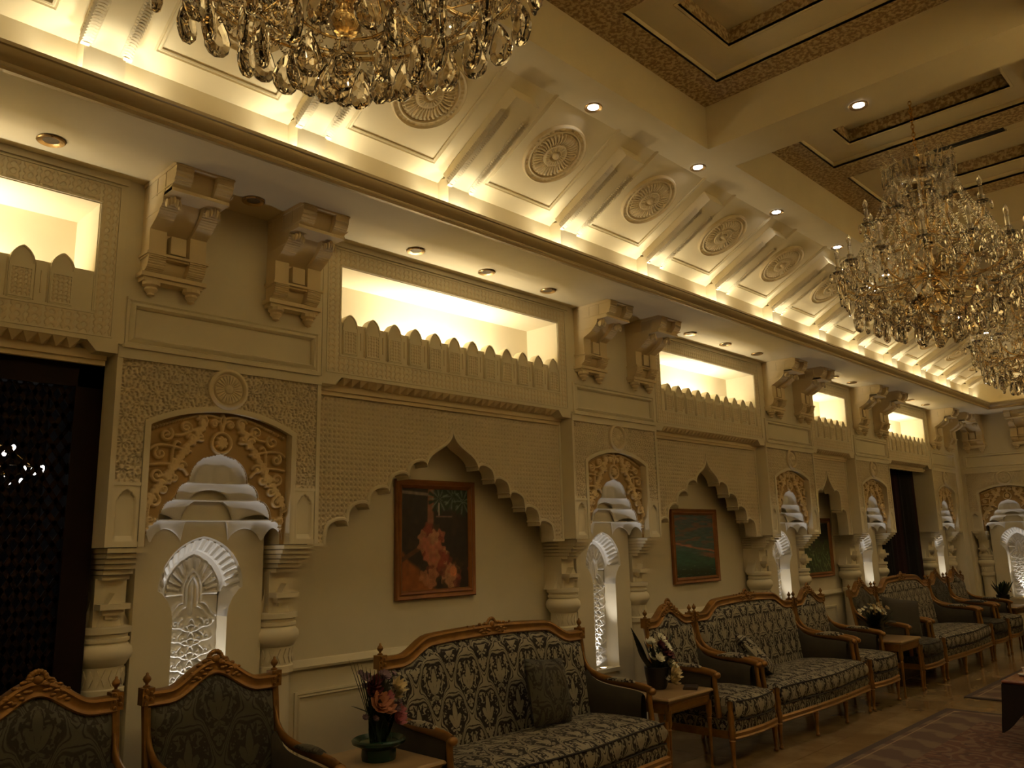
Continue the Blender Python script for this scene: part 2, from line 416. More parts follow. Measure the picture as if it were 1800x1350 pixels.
# ================================================================== THE SETTING
# ------------------------------------------------------------------ niche pier prototype (local x along wall, y into wall, front plane y = 0)
PROTO = {}
def arc_pts(hw, z_spring, rise, n=24):
    R = (hw*hw+rise*rise)/(2*rise); c = z_spring+rise-R; a = math.asin(hw/R)
    return [(R*math.sin(-a+2*a*i/n), c+R*math.cos(-a+2*a*i/n)) for i in range(n+1)]
def pointed(hw, z0, z1, n=12):
    """two-centred pointed arch from (-hw,z0) over (0,z1) to (hw,z0)"""
    rise = z1-z0; L = []
    R = (hw*hw+rise*rise)/(2*hw); cx = -hw+R
    a1 = math.atan2(rise, -cx)
    for i in range(n+1):
        a = PI+(a1-PI)*i/n; L.append((cx+R*math.cos(a), z0+R*math.sin(a)))
    return L+[(-x, z) for x, z in L[-2::-1]]
def polar(name, R, zf, nr=20, nt=72, rmax_ring=None):
    P = []
    for i in range(nr+1):
        r = R*i/nr+1e-4
        P.append([(r*math.cos(2*PI*j/nt), -zf(r/R, 2*PI*j/nt), r*math.sin(2*PI*j/nt)) for j in range(nt)])
    P.append([(R*math.cos(2*PI*j/nt), 0.012, R*math.sin(2*PI*j/nt)) for j in range(nt)])
    return MB().grid(P, cv=True).mesh(name, 40)

HW = PW/2
ARCH_OPEN = [(-.40, 1.62)]+arc_pts(.40, 2.25, .097)+[(.40, 1.62)]
TIERS = [(1.655, 1.765, .385, .315, .145, 5), (1.765, 1.872, .315, .235, .135, 3), (1.872, 1.962, .235, .165, .115, 3), (1.962, 2.115, .165, .0, .085, 1)]
def hood_outline():
    R = []
    for z0, z1, w0, w1, d, n in TIERS:
        for i in range(7):
            t = i/6; w_ = w1+(w0-w1)*math.sqrt(max(0, 1-t*t)) if w1 > 0 else w0*math.sqrt(max(0, 1-t**2.2))
            R.append((w_, z0+(z1-z0)*t))
    return [(-x, z) for x, z in R]+[(x, z) for x, z in R[::-1]]
HOOD = [(-.385, 1.60)]+hood_outline()+[(.385, 1.60)]

def build_pier():
    L = []
    def part(name, me, mat, loc=(0, 0, 0), rot=(0, 0, 0)):
        if isinstance(me, MB): me = me.mesh(name)
        me.materials.append(MT[mat]); L.append((name, me, loc, rot))
    b = MB()
    b.box(-HW, HW, .012, .38, 2.56, SOF)
    for s in (-1, 1):
        a, c = sorted((s*.40, s*HW)); b.box(a, c, .012, .38, 1.63, 2.56)
    b.prism([(-.40, 2.56)]+arc_pts(.40, 2.25, .097)+[(.40, 2.56)], 'y', .012, .30)
    b.box(-HW, HW, .0, .012, 2.63, SOF)      # plain upper face
    # rim strips
    for s in (-1, 1):
        a, c = sorted((s*.560, s*HW)); b.box(a, c, -.008, .012, 1.63, 2.56)
    b.box(-HW, HW, -.014, .012, 2.56, 2.615)
    b.sweep([(-.012, -.016), (.008, -.016), (.010, .0), (.008, .014), (-.012, .014)], [(-.415, 1.63)]+arc_pts(.415, 2.25, .102, 20)+[(.415, 1.63)])
    for s in (-1, 1):
        a, c = sorted((s*.43, s*.56)); b.box(a, c, -.006, .012, 1.928, 1.944); b.box(a, c, -.004, .012, 1.63, 1.655)
    # arabesque board, slab around the alcove, back of the niche
    me = b.mesh('niche_pier', 40); fixn(me); me.materials.append(MT['cream_plaster'])
    PROTO['pier_body'] = me
    # carved star field
    ao = np.array([(-.43, 1.5)]+arc_pts(.43, 2.25, .107)+[(.43, 1.5)])
    part('star_carving', hfield('star_carving', -.561, .561, 1.943, 2.561, .0046, h_star,
         lambda U, Z: ~inside(ao, U, Z) & (np.hypot(U, Z-2.462) > .098)), 'carved_plaster')
    # rosette
    def rz(q, t):
        if q < .22: return .034-.05*q
        if q < .72: return .014+.010*(math.cos(22*t) > -.2)*(1-abs(q-.47)/.4)
        if q < .78: return .006
        return .018+.010*math.sin(min(1, (q-.78)/.20)*PI)
    part('rosette', polar('rosette', .112, rz, 22, 88), 'carved_plaster', (0, 0, 2.462))
    # arabesque with scrolls
    cs = []
    for (cx, cz, r, t, a0, sg) in [(.30, 2.20, .035, 1.4, 2.2, 1), (.20, 2.245, .030, 1.4, 3.4, -1), (.11, 2.285, .030, 1.4, .3, 1), (.045, 2.275, .022, 1.3, 2.6, -1),
            (.33, 2.10, .030, 1.3, 1.0, -1), (.17, 2.19, .022, 1.2, .2, 1), (.335, 1.99, .035, 1.4, 4.0, 1), (.25, 1.98, .025, 1.3, 1.0, -1), (.345, 1.86, .032, 1.3, 2.0, 1),
            (.30, 1.92, .022, 1.2, 0, -1), (.36, 1.76, .026, 1.2, 3, 1), (.215, 2.04, .026, 1.2, 3, -1), (.12, 2.20, .022, 1.2, 4, 1)]:
        cs.append(spiral(cx, cz, r, t, a0, sg, 40))
    cs += [bez((.02, 2.31), (.10, 2.34), (.20, 2.30), (.37, 2.23)), bez((.23, 2.16), (.28, 2.20), (.26, 2.02), (.27, 1.95)), bez((.17, 2.12), (.24, 2.13), (.34, 2.17), (.38, 2.12)),
           bez((.10, 2.24), (.16, 2.26), (.18, 2.20), (.25, 2.20)), bez((.28, 1.95), (.36, 1.95), (.38, 1.85), (.37, 1.72)), bez((.18, 2.0), (.22, 2.06), (.30, 2.05), (.38, 2.04)),
           bez((.0, 2.33), (.03, 2.29), (.0, 2.27), (.0, 2.23))]
    for q in range(64):
        x = .03+.36*((q*0.618) % 1); z = 1.74+.55*((q*.381+.2) % 1); cs.append(spiral(x, z, .015, .9, q, 1 if q % 2 else -1, 16))
    cs = mirror(cs); cs.append(np.array([(.055*math.cos(a), 2.175+.055*math.sin(a)) for a in np.linspace(0, 2*PI, 60)]))
    cs.append(np.array([(.03*math.cos(a)*math.cos(4*a), 2.175+.03*math.sin(a)*math.cos(4*a)) for a in np.linspace(0, 2*PI, 80)]))
    hp = np.array(HOOD)*np.array([.97, 1.0])
    ai = np.array(ARCH_OPEN)
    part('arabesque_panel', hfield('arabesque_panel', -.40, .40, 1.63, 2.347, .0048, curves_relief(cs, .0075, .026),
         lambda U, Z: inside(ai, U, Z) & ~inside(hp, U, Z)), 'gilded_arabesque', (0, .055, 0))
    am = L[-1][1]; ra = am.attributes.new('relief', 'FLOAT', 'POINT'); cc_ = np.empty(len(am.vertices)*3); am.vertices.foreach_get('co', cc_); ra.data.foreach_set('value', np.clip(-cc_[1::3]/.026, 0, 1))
    # hood: four scalloped tiers that step back to the slab
    for k, (z0, z1, w0, w1, d, n) in enumerate(TIERS):
        h = MB(); nu, nz = 72, 9; P = []; dn = TIERS[k+1][4] if k < 3 else 0
        cut = (.119, .140, .105, 0)[k]          # open middle, where the slab shows through
        for i in range(nz+1):
            t = i/nz; row = []
            wz = w1+(w0-w1)*math.sqrt(max(0, 1-t*t)) if w1 > 0 else max(1e-3, w0*math.sqrt(max(0, 1-t**2.2)))
            dz = d+(dn-d)*t if w1 > 0 else d*math.sqrt(max(0, 1-t**2.2))
            for j in range(nu+1):
                a = PI*j/nu; u = -wz*math.cos(a); cell = abs(math.sin(n*a)) if n > 1 else abs(math.sin(3*a))
                zz = z0+(z1-z0)*t
                if n > 1:
                    low = z0-.010+(.085 if k == 0 else .045 if k == 1 else .0)*max(0, cell-.15)**.6
                    if abs(u) < cut and k == 0: low = z1-.002
                    elif abs(u) < cut and k == 1: low = min(z1-.002, z0+(z1-z0)*1.15*math.sqrt(max(0, 1-(u/cut)**2)))
                    elif abs(u) < cut: low = z0+.055*math.sqrt(max(0, 1-(u/cut)**2))
                    zz = max(zz, low+.003*t); zz = min(zz, z1)
                dep = dz*(1+.09*cell*(1-t)) if n > 1 else dz*(1-.14*abs(math.cos(5*a))*(t < .55))
                row.append((u, .05+dep*math.sin(a)**.8, zz))
            P.append(row)
        h.grid(P)
        if w1 > 0:
            q = [(-(w1+.004)*math.cos(PI*j/24), .046+dn*math.sin(PI*j/24)**.8, z1) for j in range(25)]
            h.tube(q, .0055, 6)
        part('hood_tier', h.mesh('hood_tier', 50), 'pale_lit_plaster')
    # slab with the alcove, shaped as flat faces so that light enters
    s = MB(); y = .195
    out = pointed(.236, 1.405, 1.682, 14)
    curveL = [(-.150, 1.25), (-.158, 1.30), (-.180, 1.35), (-.212, 1.39), (-.236, 1.405)]
    notch = curveL+out[1:-1]+[(-x, z) for x, z in curveL[::-1]]
    s.prism([(-.355, 1.25)]+notch+[(.355, 1.25), (.355, 2.05), (-.355, 2.05)], 'y', y, y+.035)
    for sg in (-1, 1):
        a, c = sorted((sg*.150, sg*.355)); s.box(a, c, y, .38, .575, 1.25)
        a, c = sorted((sg*.29, sg*.355)); s.box(a, c, y+.035, .38, 1.25, 1.63)
    s.box(-.355, .355, y, .38, 0, .575)
    s.box(-.155, .155, y-.012, y+.01, .555, .585)
    me = s.mesh('niche_slab', 40); fixn(me); part('niche_slab', me, 'cream_plaster')
    # voussoir splay
    v = MB(); inn = pointed(.140, 1.375, 1.572, 34); ou = pointed(.236, 1.405, 1.682, 34); P = []
    for i in range(len(ou)):
        tz = .012 if i % 4 in (0, 1) else -.006
        row = []
        for t, yy in ((0, y+.002), (.12, y+.01), (.15, y+.02-tz), (.62, y+.08-tz), (.66, y+.10), (1, y+.125)):
            q = (ou[i][0]*(1-t)+inn[i][0]*t, ou[i][1]*(1-t)+inn[i][1]*t); row.append((q[0], yy, q[1]))
        P.append(row)
    v.grid(P, flip=True)
    for sg in (-1, 1):
        q = [(sg*x, z) for x, z in [(-.236, 1.405), (-.212, 1.39), (-.180, 1.35), (-.158, 1.30), (-.150, 1.25)]]
        v.grid([[(x, y+.002, z) for x, z in q], [(sg*-.150+(x-sg*-.150)*.1, y+.12, z) for x, z in q]], flip=sg > 0)
    me = v.mesh('voussoir_splay', 25); fixn(me); part('voussoir_splay', me, 'pale_lit_plaster')
    # carved back of the alcove
    cs = []
    for q in range(9):
        z = .60+.072*q; sg = 1 if q % 2 else -1
        cs += [bez((0, z), (.06, z+.01), (.10, z+.04), (.05, z+.072)), bez((.0, z+.04), (.05, z+.015), (.12, z+.015), (.128, z+.06)), spiral(.088, z+.045, .020, 1.1, q*2.1, sg, 24), spiral(.045, z+.03, .016, 1.0, q*1.3, -sg, 20),
               bez((.0, z+.072), (.028, z+.045), (.028, z+.02), (.0, z+.0))]
    cs = mirror(cs); sc_f = curves_relief(cs, .0065, .020)
    arc1 = pointed(.052, 1.40, 1.50, 16); kf = curves_relief([np.array(arc1), np.array(pointed(.032, 1.40, 1.47, 14)), np.array([(-.032, z) for z in np.linspace(1.31, 1.40, 14)]), np.array([(.032, z) for z in np.linspace(1.31, 1.40, 14)]), np.array([(0, z) for z in np.linspace(1.27, 1.44, 22)]), bez((-.032, 1.31), (-.07, 1.30), (-.07, 1.25), (-.13, 1.23)), bez((.032, 1.31), (.07, 1.30), (.07, 1.25), (.13, 1.23)), np.array([(-.052, z) for z in np.linspace(1.33, 1.40, 12)]), np.array([(.052, z) for z in np.linspace(1.33, 1.40, 12)]),
        bez((-.052, 1.33), (-.10, 1.33), (-.09, 1.27), (-.14, 1.255)), bez((.052, 1.33), (.10, 1.33), (.09, 1.27), (.14, 1.255)), np.array([(x, 1.375) for x in np.linspace(.055, .14, 14)]), np.array([(-x, 1.375) for x in np.linspace(.055, .14, 14)])], .007, .016)
    def hb(U, Z):
        th = np.arctan2(Z-1.375, U); r = np.hypot(U, Z-1.375)
        flute = .012*(np.cos(th*22) > -.15)*(r > .075)*(Z > 1.38)
        return np.where(Z < 1.25, sc_f(U, Z)*(np.abs(U) < .125), 0)+np.maximum(kf(U, Z), flute)
    ip = np.array([(-.145, .57)]+[(x*1.03, z+.004) for x, z in inn]+[(.145, .57)])
    part('alcove_carving', hfield('alcove_carving', -.150, .150, .575, 1.585, .0046, hb, lambda U, Z: inside(ip, U, Z) | (Z < 1.36)), 'pale_lit_plaster', (0, y+.125, 0))
    # blind arches beside the hood
    pa = np.array([(-.046, 1.665)]+pointed(.046, 1.83, 1.905, 8)+[(.046, 1.665)])
    def hm(U, Z):
        i = inside(pa, U, Z); return np.where(i, -.022+.018*np.clip((1.70-Z)/.035, 0, 1), 0)
    me = hfield('blind_arch', -.063, .063, 1.655, 1.93, .0055, hm, smooth=False); me.materials.append(MT['cream_plaster'])
    for sg in (-1, 1): L.append(('blind_arch', me, (sg*.495, -.002, 0), (0, 0, 0)))
    # columns with stepped capitals
    c = MB()
    c.lathe([(.125, 0), (.125, .07), (.105, .10), (.112, .13), (.095, .16), (.093, .90), (.112, .92), (.112, .955), (.104, .96), (.104, 1.06), (.112, 1.065), (.120, 1.08), (.136, 1.10), (.140, 1.12), (.136, 1.145), (.118, 1.165),
             (.112, 1.17), (.122, 1.178), (.122, 1.193), (.114, 1.197), (.114, 1.212), (.130, 1.218), (.130, 1.245), (.085, 1.25), (.075, 1.30)], 20, (0, .25, 0))
    for q in range(10):
        a = PI+PI*(q+.5)/10; c.prism([(0, 0), (.016, .04), (0, .08), (-.016, .04)], 'y', -.006, .004)
        m4 = Matrix.Translation((0, .25, .97)) @ Matrix.Rotation(a+PI/2, 4, 'Z') @ Matrix.Translation((0, -.104, 0))
        nV = 8; c.V[-nV:] = [tuple(m4 @ Vector(v)) for v in c.V[-nV:]]
    c.box(-.075, .075, .19, .38, 1.25, 1.48)
    for q, (hw_, z0, z1) in enumerate([(.030, 1.285, 1.305), (.050, 1.305, 1.332), (.072, 1.332, 1.36)]): c.box(-hw_, hw_, .19-hw_*1.1, .20, z0, z1)
    c.prism([(-.03, 1.36), (.03, 1.36), (0, 1.41)], 'y', .13, .20)
    for q in range(6):
        c.box(-.095+.006*q, .095-.006*q, .004+.026*q, .38, 1.63-.026*(q+1), 1.63-.026*q-.004)
    for sg in (-1, 1):
        P = [(sg*.075, 1.24), (sg*.13, 1.24)]+[(sg*(.13-.055*math.sin(t*PI/2)), 1.24+.14*t) for t in (.25, .5, .75, 1)]
        c.prism(P, 'y', .24, .34)
    me = c.mesh('column', 35); fixn(me); me.materials.append(MT['cream_plaster'])
    for sg in (-1, 1): L.append(('column', me, (sg*.470, 0, 0), (0, 0, 0)))
    # framed panel under the corbels
    f = MB(); pr = [(0, -.028), (.016, -.028), (.020, -.018), (.010, -.010), (.022, 0), (.026, .010), (.012, .020), (0, .022)]
    f.sweep(pr, [(-.53, 2.655), (.53, 2.655), (.53, 2.845), (-.53, 2.845)], closed=True)
    f.box(-.565, .565, -.030, .0, 2.612, 2.632); f.box(-.56, .56, -.020, 0, 2.866, 2.878)
    me = f.mesh('panel_moulding', 30); fixn(me); part('panel_moulding', me, 'cream_plaster')
    # corbels
    cb = MB()
    def ripple(pts, amp, pitch):
        out_ = []
        for (d0, z0), (d1, z1) in zip(pts[:-1], pts[1:]):
            Ls = math.hypot(d1-d0, z1-z0); k = max(1, int(Ls/pitch)); nx, nz = -(z1-z0)/Ls, (d1-d0)/Ls
            for i in range(k):
                for ft, am in ((0, 0), (.5, amp)):
                    t = (i+ft)/k; out_.append((d0+(d1-d0)*t+abs(nx)*am, z0+(z1-z0)*t))
        out_.append(pts[-1]); return out_
    t1 = [(.385, 3.455), (.382, 3.435), (.372, 3.415), (.355, 3.395), (.335, 3.38)]
    t2 = [(.245, 3.35), (.235, 3.325), (.205, 3.295), (.165, 3.265), (.11, 3.238)]
    t3 = [(.105, 3.085), (.102, 3.06), (.09, 3.035), (.06, 3.015), (.035, 3.008)]
    def prof(rp, dd):
        A, B, C_ = (ripple(t1, .006, .013), ripple(t2, .007, .013), ripple(t3, .006, .012)) if rp else (t1, t2, t3)
        P = [(.39, SOF), (.39, 3.47)]+A+[(.345, 3.378), (.345, 3.362), (.25, 3.362)]+B+[(.100, 3.232), (.100, 3.105), (.112, 3.10), (.112, 3.088)]+C_
        return [(-.0, SOF)]+[(-(max(.004, d-dd)), z) for d, z in P]+[(0, 3.005)]
    for a, c_, rp, dd in ((-.15, -.062, 1, 0), (.062, .15, 1, 0), (-.062, .062, 0, .045)):
        cb.prism(prof(rp, dd), 'x', a, c_)
    cb.box(-.155, .155, -.393, 0, 3.478, SOF-.001); cb.box(-.15, .15, -.347, -.25, 3.36, 3.378)
    cb.box(-.162, .162, -.118, 0, 3.095, 3.108); cb.box(-.04, .04, -.106, 0, 3.12, 3.215); cb.box(-.155, .155, -.10, 0, 3.085, 3.10)
    cb.box(-.17, .17, -.085, 0, 2.985, 3.008); cb.box(-.155, .155, -.07, 0, 2.965, 2.985)
    for sg in (-1, 1):
        cb.lathe([(.045, 0), (.045, -.02), (.03, -.03), (.034, -.042), (.018, -.06), (.02, -.07), (.001, -.08)], 10, (sg*.105, -.045, 2.965))
        [cb.blob((sg*.105+.016*q, -.272+.004*abs(q), 3.342-.010*abs(q)), .016, 6, 5, (.55, 1.1, 1.5)) for q in (-2, -1, 0, 1, 2)]
        cb.prism([(-.385, 3.40), (-.10, 3.40), (-.10, 3.392), (-.37, 3.392)], 'x', sg*.15-.003, sg*.15+.003)
        cb.prism([(-.22, 3.31), (-.03, 3.31), (-.03, 3.302), (-.22, 3.302)], 'x', sg*.15-.003, sg*.15+.003)
        for dd in (.06, .17, .27): cb.box(sg*.15-.003, sg*.15+.003, -dd, -dd+.008, 3.385, 3.478)
    me = cb.mesh('corbel', 32); fixn(me); me.materials.append(MT['stone_corbel'])
    for sg in (-1, 1): L.append(('corbel', me, (sg*.355, 0, 0), (0, 0, 0)))
    return L
PIER_PARTS = build_pier()
def place_pier(parent, loc, rz=0.0):
    r = obj('niche_pier', PROTO['pier_body'], None, parent, loc, (0, 0, rz))
    for n, me, l, rot in PIER_PARTS: obj(n, me, None, r, l, rot)
    # lamp sunk in the alcove sill, shining up the carving and out into the hood
    return r

# ------------------------------------------------------------------ long wall
wl = MB()
xs = [X0]+[v for d in DOORS for v in d]+[FX+.9]
for i in range(0, len(xs), 2): wl.box(xs[i], xs[i+1], WY+.38, WY+.9, 0, 2.575)
wl.box(X0, FX+.9, WY+.38, WY+.9, 2.575, CZ+.5)
wl.box(X0, DOORS[0][0], WY, WY+.38, 0, SOF)
wl.box(PIERS[-1]+HW, FX+.4, WY, WY+.38, 0, SOF)
wall_left = struct(obj('wall_left', wl, 'cream_plaster'), 'long cream plaster wall with carved piers and cusped arches')
for px in PIERS: place_pier(wall_left, (px, WY, 0))

def cusped(w_, n):
    """half outline of the cusped ogee arch from the apex down: list of (u, z)"""
    k = w_/2.305; end = w_/2-.125
    g = .235*(k if n > 2 else .72); P = []
    P += [tuple(p) for p in bez((0, 2.375), (.02*1, 2.29), (.11*k, 2.262), (.17*k, 2.225), 9)]
    P += [tuple(p) for p in bez((.17*k, 2.225), (.215*k, 2.195), (g, 2.165), (g+.002, 2.125), 6)][1:]
    us = np.linspace(g, end, n+1); zs = [2.125-(2.125-1.625)*((i/n)**1.08) for i in range(n+1)]
    for i in range(n):
        a = (us[i], zs[i]); c = (us[i+1], zs[i+1])
        r = min((c[0]-a[0])*.52, .11)
        # small lip, round top, then straight fall to the next cusp
        top = a[1]+.018+r*.15
        P += [tuple(p) for p in bez(a, (a[0]+.005, top+r*.25), (c[0]-r*1.1, top+r*.22), (c[0]-r*.35, top-r*.22), 7)][1:]
        P += [tuple(p) for p in bez((c[0]-r*.35, top-r*.22), (c[0]-r*.02, top-r*.5), (c[0], c[1]+.03), c, 5)][1:]
    return P

# merlon shared by every parapet
MPW = .1735
def merlon_mesh():
    b = MB(); hw_ = .052
    top = pointed(hw_, 2.955, 3.036, 8)
    b.prism([(-hw_, 2.775)]+top+[(hw_, 2.775)], 'y', -.004, .055)
    b.sweep([(0, -.006), (.010, -.006), (.010, .002), (0, .002)], [(x*.98, z-.004) for x, z in top])
    b.sweep([(.004, -.004), (.010, -.004), (.010, .004), (.004, .004)], [(-.045, 2.785), (.045, 2.785), (.045, 2.925), (-.045, 2.925)], closed=True)
    me = b.mesh('merlon', 30); fixn(me); me.materials.append(MT['cream_plaster'])
    g = hfield('merlon_carving', -.043, .043, 2.787, 2.923, .0045, lambda U, Z: h_key(U, Z, .043)+.009); g.materials.append(MT['carved_plaster'])
    return me, g
MERLON, MERLON_C = merlon_mesh()

def clerestory(parent, u0, u1, lamp_power):
    """upper half of a bay: patterned frame, lit box and crenellated parapet; returns its root"""
    w_ = u1-u0; c = (u0+u1)/2; a = w_/2; o = a-.135
    b = MB(); zt, zb = 3.335, 2.775
    b.box(-a, -o, .0, .38, zb, SOF); b.box(o, a, 0, .38, zb, SOF); b.box(-o, o, 0, .38, zt, SOF)
    b.prism([(-a, zb), (-a, 2.578), (-a+.10, 2.578), (-a+.145, 2.628), (a-.145, 2.628), (a-.10, 2.578), (a, 2.578), (a, zb)], 'y', 0, .115)
    b.box(-a, a, .115, .38, 2.60, zb); b.box(-o, o, .33, .38, zb, zt)
    b.box(-o, o, .008, .055, zb, 2.978)
    # thin rim lines round the patterned band
    e = a-.035
    for z0 in (3.452, 2.655): b.box(-e, e, -.006, 0, z0-.004, z0+.004)
    for s in (-1, 1): b.box(s*e-.004, s*e+.004, -.006, 0, 2.655, 3.452); b.box(s*(o+.01)-.004, s*(o+.01)+.004, -.006, 0, zb, zt)
    b.box(-o-.01, o+.01, -.006, 0, zt+.006, zt+.014); b.box(-o-.01, o+.01, -.006, 0, zb-.014, zb-.006)
    b.box(-a, a, -.012, 0, SOF-.035, SOF)
    r = obj('clerestory_bay', b.mesh('clerestory_bay', 30), 'cream_plaster', parent, (c, WY, 0))
    hole = lambda U, Z: (np.abs(U) > o+.014) | (Z > zt+.014) | (Z < zb-.014)
    obj('patterned_frame', hfield('patterned_frame', -e+.006, e-.006, 2.661, 3.446, .0058, lambda U, Z: h_key(U, Z, .072)+.003, hole), 'carved_plaster', r)
    n = int((2*o+.05)/MPW); 
    for i in range(n):
        u = (i-(n-1)/2)*MPW
        mm = obj('merlon', MERLON, None, r, (u, 0, 0)); obj('merlon_carving', MERLON_C, None, r, (u, 0.0, 0))
        if i < n-1:
            pass
    sl = MB()
    for i in range(n-1):
        u = (i-(n-2)/2)*MPW; sl.box(u-.003, u+.003, .002, .01, 2.82, 2.93); sl.box(u-.028, u-.025, .002, .01, 2.78, 2.965); sl.box(u+.025, u+.028, .002, .01, 2.78, 2.965)
    obj('parapet_fluting', sl, 'carved_plaster', r)
    # zigzag soffit under the overhang
    z = MB(); m = int((w_-.30)/.062); x0 = -m*.062/2
    for i in range(m):
        xa = x0+i*.062; xm = xa+.031; xb = xa+.062
        z.add([(xa, .004, 2.628), (xb, .004, 2.628), (xm, .050, 2.585), (xa, .085, 2.60), (xb, .085, 2.60)], [(0, 2, 1), (0, 3, 2), (1, 2, 4), (2, 3, 4)])
    z.box(-a+.02, a-.02, .085, .115, 2.555, 2.60); z.box(-a+.02, a-.02, .10, .125, 2.53, 2.56)
    obj('zigzag_soffit', z, 'stone_corbel', r)
    L = min(1.1, o*.9)
    lamp('AREA', 'clerestory_tube', (c, WY+.20, 2.80), lamp_power, (1.0, .90, .68), shape='RECTANGLE', size=L, size_y=.05).rotation_euler = (PI-math.radians(44), 0, 0)
    return r
for u0, u1, n in BAYS: clerestory(wall_left, u0, u1, CLERE*(u1-u0)/2.3)
for u0, u1 in DOORS: clerestory(wall_left, u0, u1, CLERE*(u1-u0)/2.3)

for u0, u1, n in BAYS:
    w_ = u1-u0; c = (u0+u1)/2; H = cusped(w_, n); full = [(-x, z) for x, z in H[::-1]]+H[1:]
    op = np.array(full+[(w_/2-.125, 1.0), (-w_/2+.125, 1.0)])
    res = .0062 if w_ > 2.2 else .0075
    r = obj('arch_screen', hfield('arch_screen', -w_/2+.005, w_/2-.005, 1.625, 2.60, res, lambda U, Z: h_lattice(U, Z, .046 if w_ > 2.2 else .052), lambda U, Z: ~inside(op, U, Z)), 'carved_plaster', wall_left, (c, WY+.12, 0))
    k = MB(); k.sweep([(-.12, .0), (.010, .0), (.012, .012), (.002, .020), (-.12, .024)], full)
    k.box(-w_/2, -w_/2+.135, -.008, .12, 1.615, 1.632); k.box(w_/2-.135, w_/2, -.008, .12, 1.615, 1.632)
    k.box(-w_/2, -w_/2+.022, -.006, .02, 1.63, 2.56); k.box(w_/2-.022, w_/2, -.006, .02, 1.63, 2.56)
    me = k.mesh('cusped_rim', 35); fixn(me); obj('cusped_rim', me, 'cream_plaster', r)
    d = MB(); d.prism([(-.0, .885), (-.03, .89), (-.035, .905), (-.022, .925), (-.012, .94), (0, .945)], 'x', -w_/2-.1, w_/2+.1)
    dr = obj('dado_rail', d.mesh('dado_rail', 30), 'cream_plaster', wall_left, (c, WY+.38, 0))
    f = MB(); pr = [(0, -.02), (.012, -.02), (.016, -.006), (.006, .0), (.014, .010), (0, .018)]
    nb = 1 if w_ < 1.5 else 2
    for i in range(nb):
        q0 = -w_/2+.12+i*(w_-.1)/nb; q1 = q0+(w_-.1)/nb-.14
        f.sweep(pr, [(q0, .16), (q1, .16), (q1, .74), (q0, .74)], closed=True)
    me = f.mesh('dado_panel', 30); fixn(me); obj('dado_panel', me, 'cream_plaster', wall_left, (c, WY+.38, 0))

# ------------------------------------------------------------------ far wall
wf = MB(); wf.box(FX+.38, FX+.9, OFFY-.5, WY+.4, 0, CZ+.5); wf.box(FX, FX+.38, OFFY-.5, 2.95, 0, SOF); wf.box(FX, FX+.38, 4.11, WY+.1, 0, SOF)
wall_far = struct(obj('wall_far', wf, 'cream_plaster'), 'short far wall with a lit niche pier beside the corner')
place_pier(wall_far, (FX, 3.53, 0), -PI/2)
# remaining walls close the room
wr = MB(); wr.box(X0, FX+.9, OFFY-.3, OFFY, 0, CZ+.5)
struct(obj('wall_right', wr, 'cream_plaster'), 'plain cream wall opposite the arches')
wb = MB(); wb.box(X0-.3, X0, OFFY-.3, WY+.9, 0, CZ+.5)
struct(obj('wall_back', wb, 'cream_plaster'), 'plain cream end wall behind the viewer')
# alcove lamps
def niche_light(x, y, dx, dy):
    t = empty('niche_spotlight', (x, y, .576)); 
    obj('bezel', MB().lathe([(.0, .0), (.034, .0), (.038, .004), (.034, .012), (.028, .012), (.028, .006), (.0, .006)], 16).mesh('bezel', 30), 'brass_ring', t)
    obj('lens', MB().lathe([(.001, .008), (.026, .008)], 16), 'lamp_niche', t)
    d = lamp('SPOT', 'niche_beam', (x-dx*.012, y-dy*.012, .60), ALC, (1.0, .96, .92), .012, (x+dx*.085, y+dy*.085, 1.7), spot_size=math.radians(50), spot_blend=.5)
    return t
NICHES = [(px, WY+.245, 0, -1) for px in PIERS]+[(FX+.245, 3.53, -1, 0)]
NLAB = ['small spotlight in the alcove sill behind the armchair beside the lattice door', 'small spotlight in the alcove sill between the two larger paintings', 'small spotlight in the alcove sill behind the middle sofa',
        'small spotlight in the alcove sill between the narrow painting and the curtain', 'small spotlight in the alcove sill between the curtain and the corner', 'small spotlight in the alcove sill of the far wall']
for (x, y, dx, dy), lb in zip(NICHES, NLAB): tag(niche_light(x, y, dx, dy), lb, 'spotlight', 'alcove spotlights')

# ------------------------------------------------------------------ doors
d1 = empty('door_1', (0, 0, 0)); struct(d1, 'dark wooden lattice door with diamond openings beside the first pier')
def dfr(x0, x1, y0):
    f = MB(); f.box(x0, x0+.12, y0, y0+.07, 0, 2.56); f.box(x1-.12, x1, y0, y0+.07, 0, 2.56); f.box(x0, x1, y0, y0+.07, 2.42, 2.56); f.box(x0, x1, y0, y0+.07, 0, .35)
    f.box((x0+x1)/2-.05, (x0+x1)/2+.05, y0, y0+.07, 0, 2.5)
    for s in (x0+.12, x1-.12): f.box(s-.012, s+.012, y0-.012, y0, .35, 2.42)
    return f
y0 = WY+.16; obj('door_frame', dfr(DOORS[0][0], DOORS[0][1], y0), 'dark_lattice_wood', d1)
lat = MB(); px_, pz_ = .066, .104; xa, xb = DOORS[0][0]+.12, DOORS[0][1]-.12
def lbar(p, q):
    dx, dz = q[0]-p[0], q[1]-p[1]; L = math.hypot(dx, dz); nx, nz = -dz/L*.011, dx/L*.011
    lat.prism([(p[0]+nx, p[1]+nz), (q[0]+nx, q[1]+nz), (q[0]-nx, q[1]-nz), (p[0]-nx, p[1]-nz)], 'y', y0+.03, y0+.042)
sl = pz_/px_
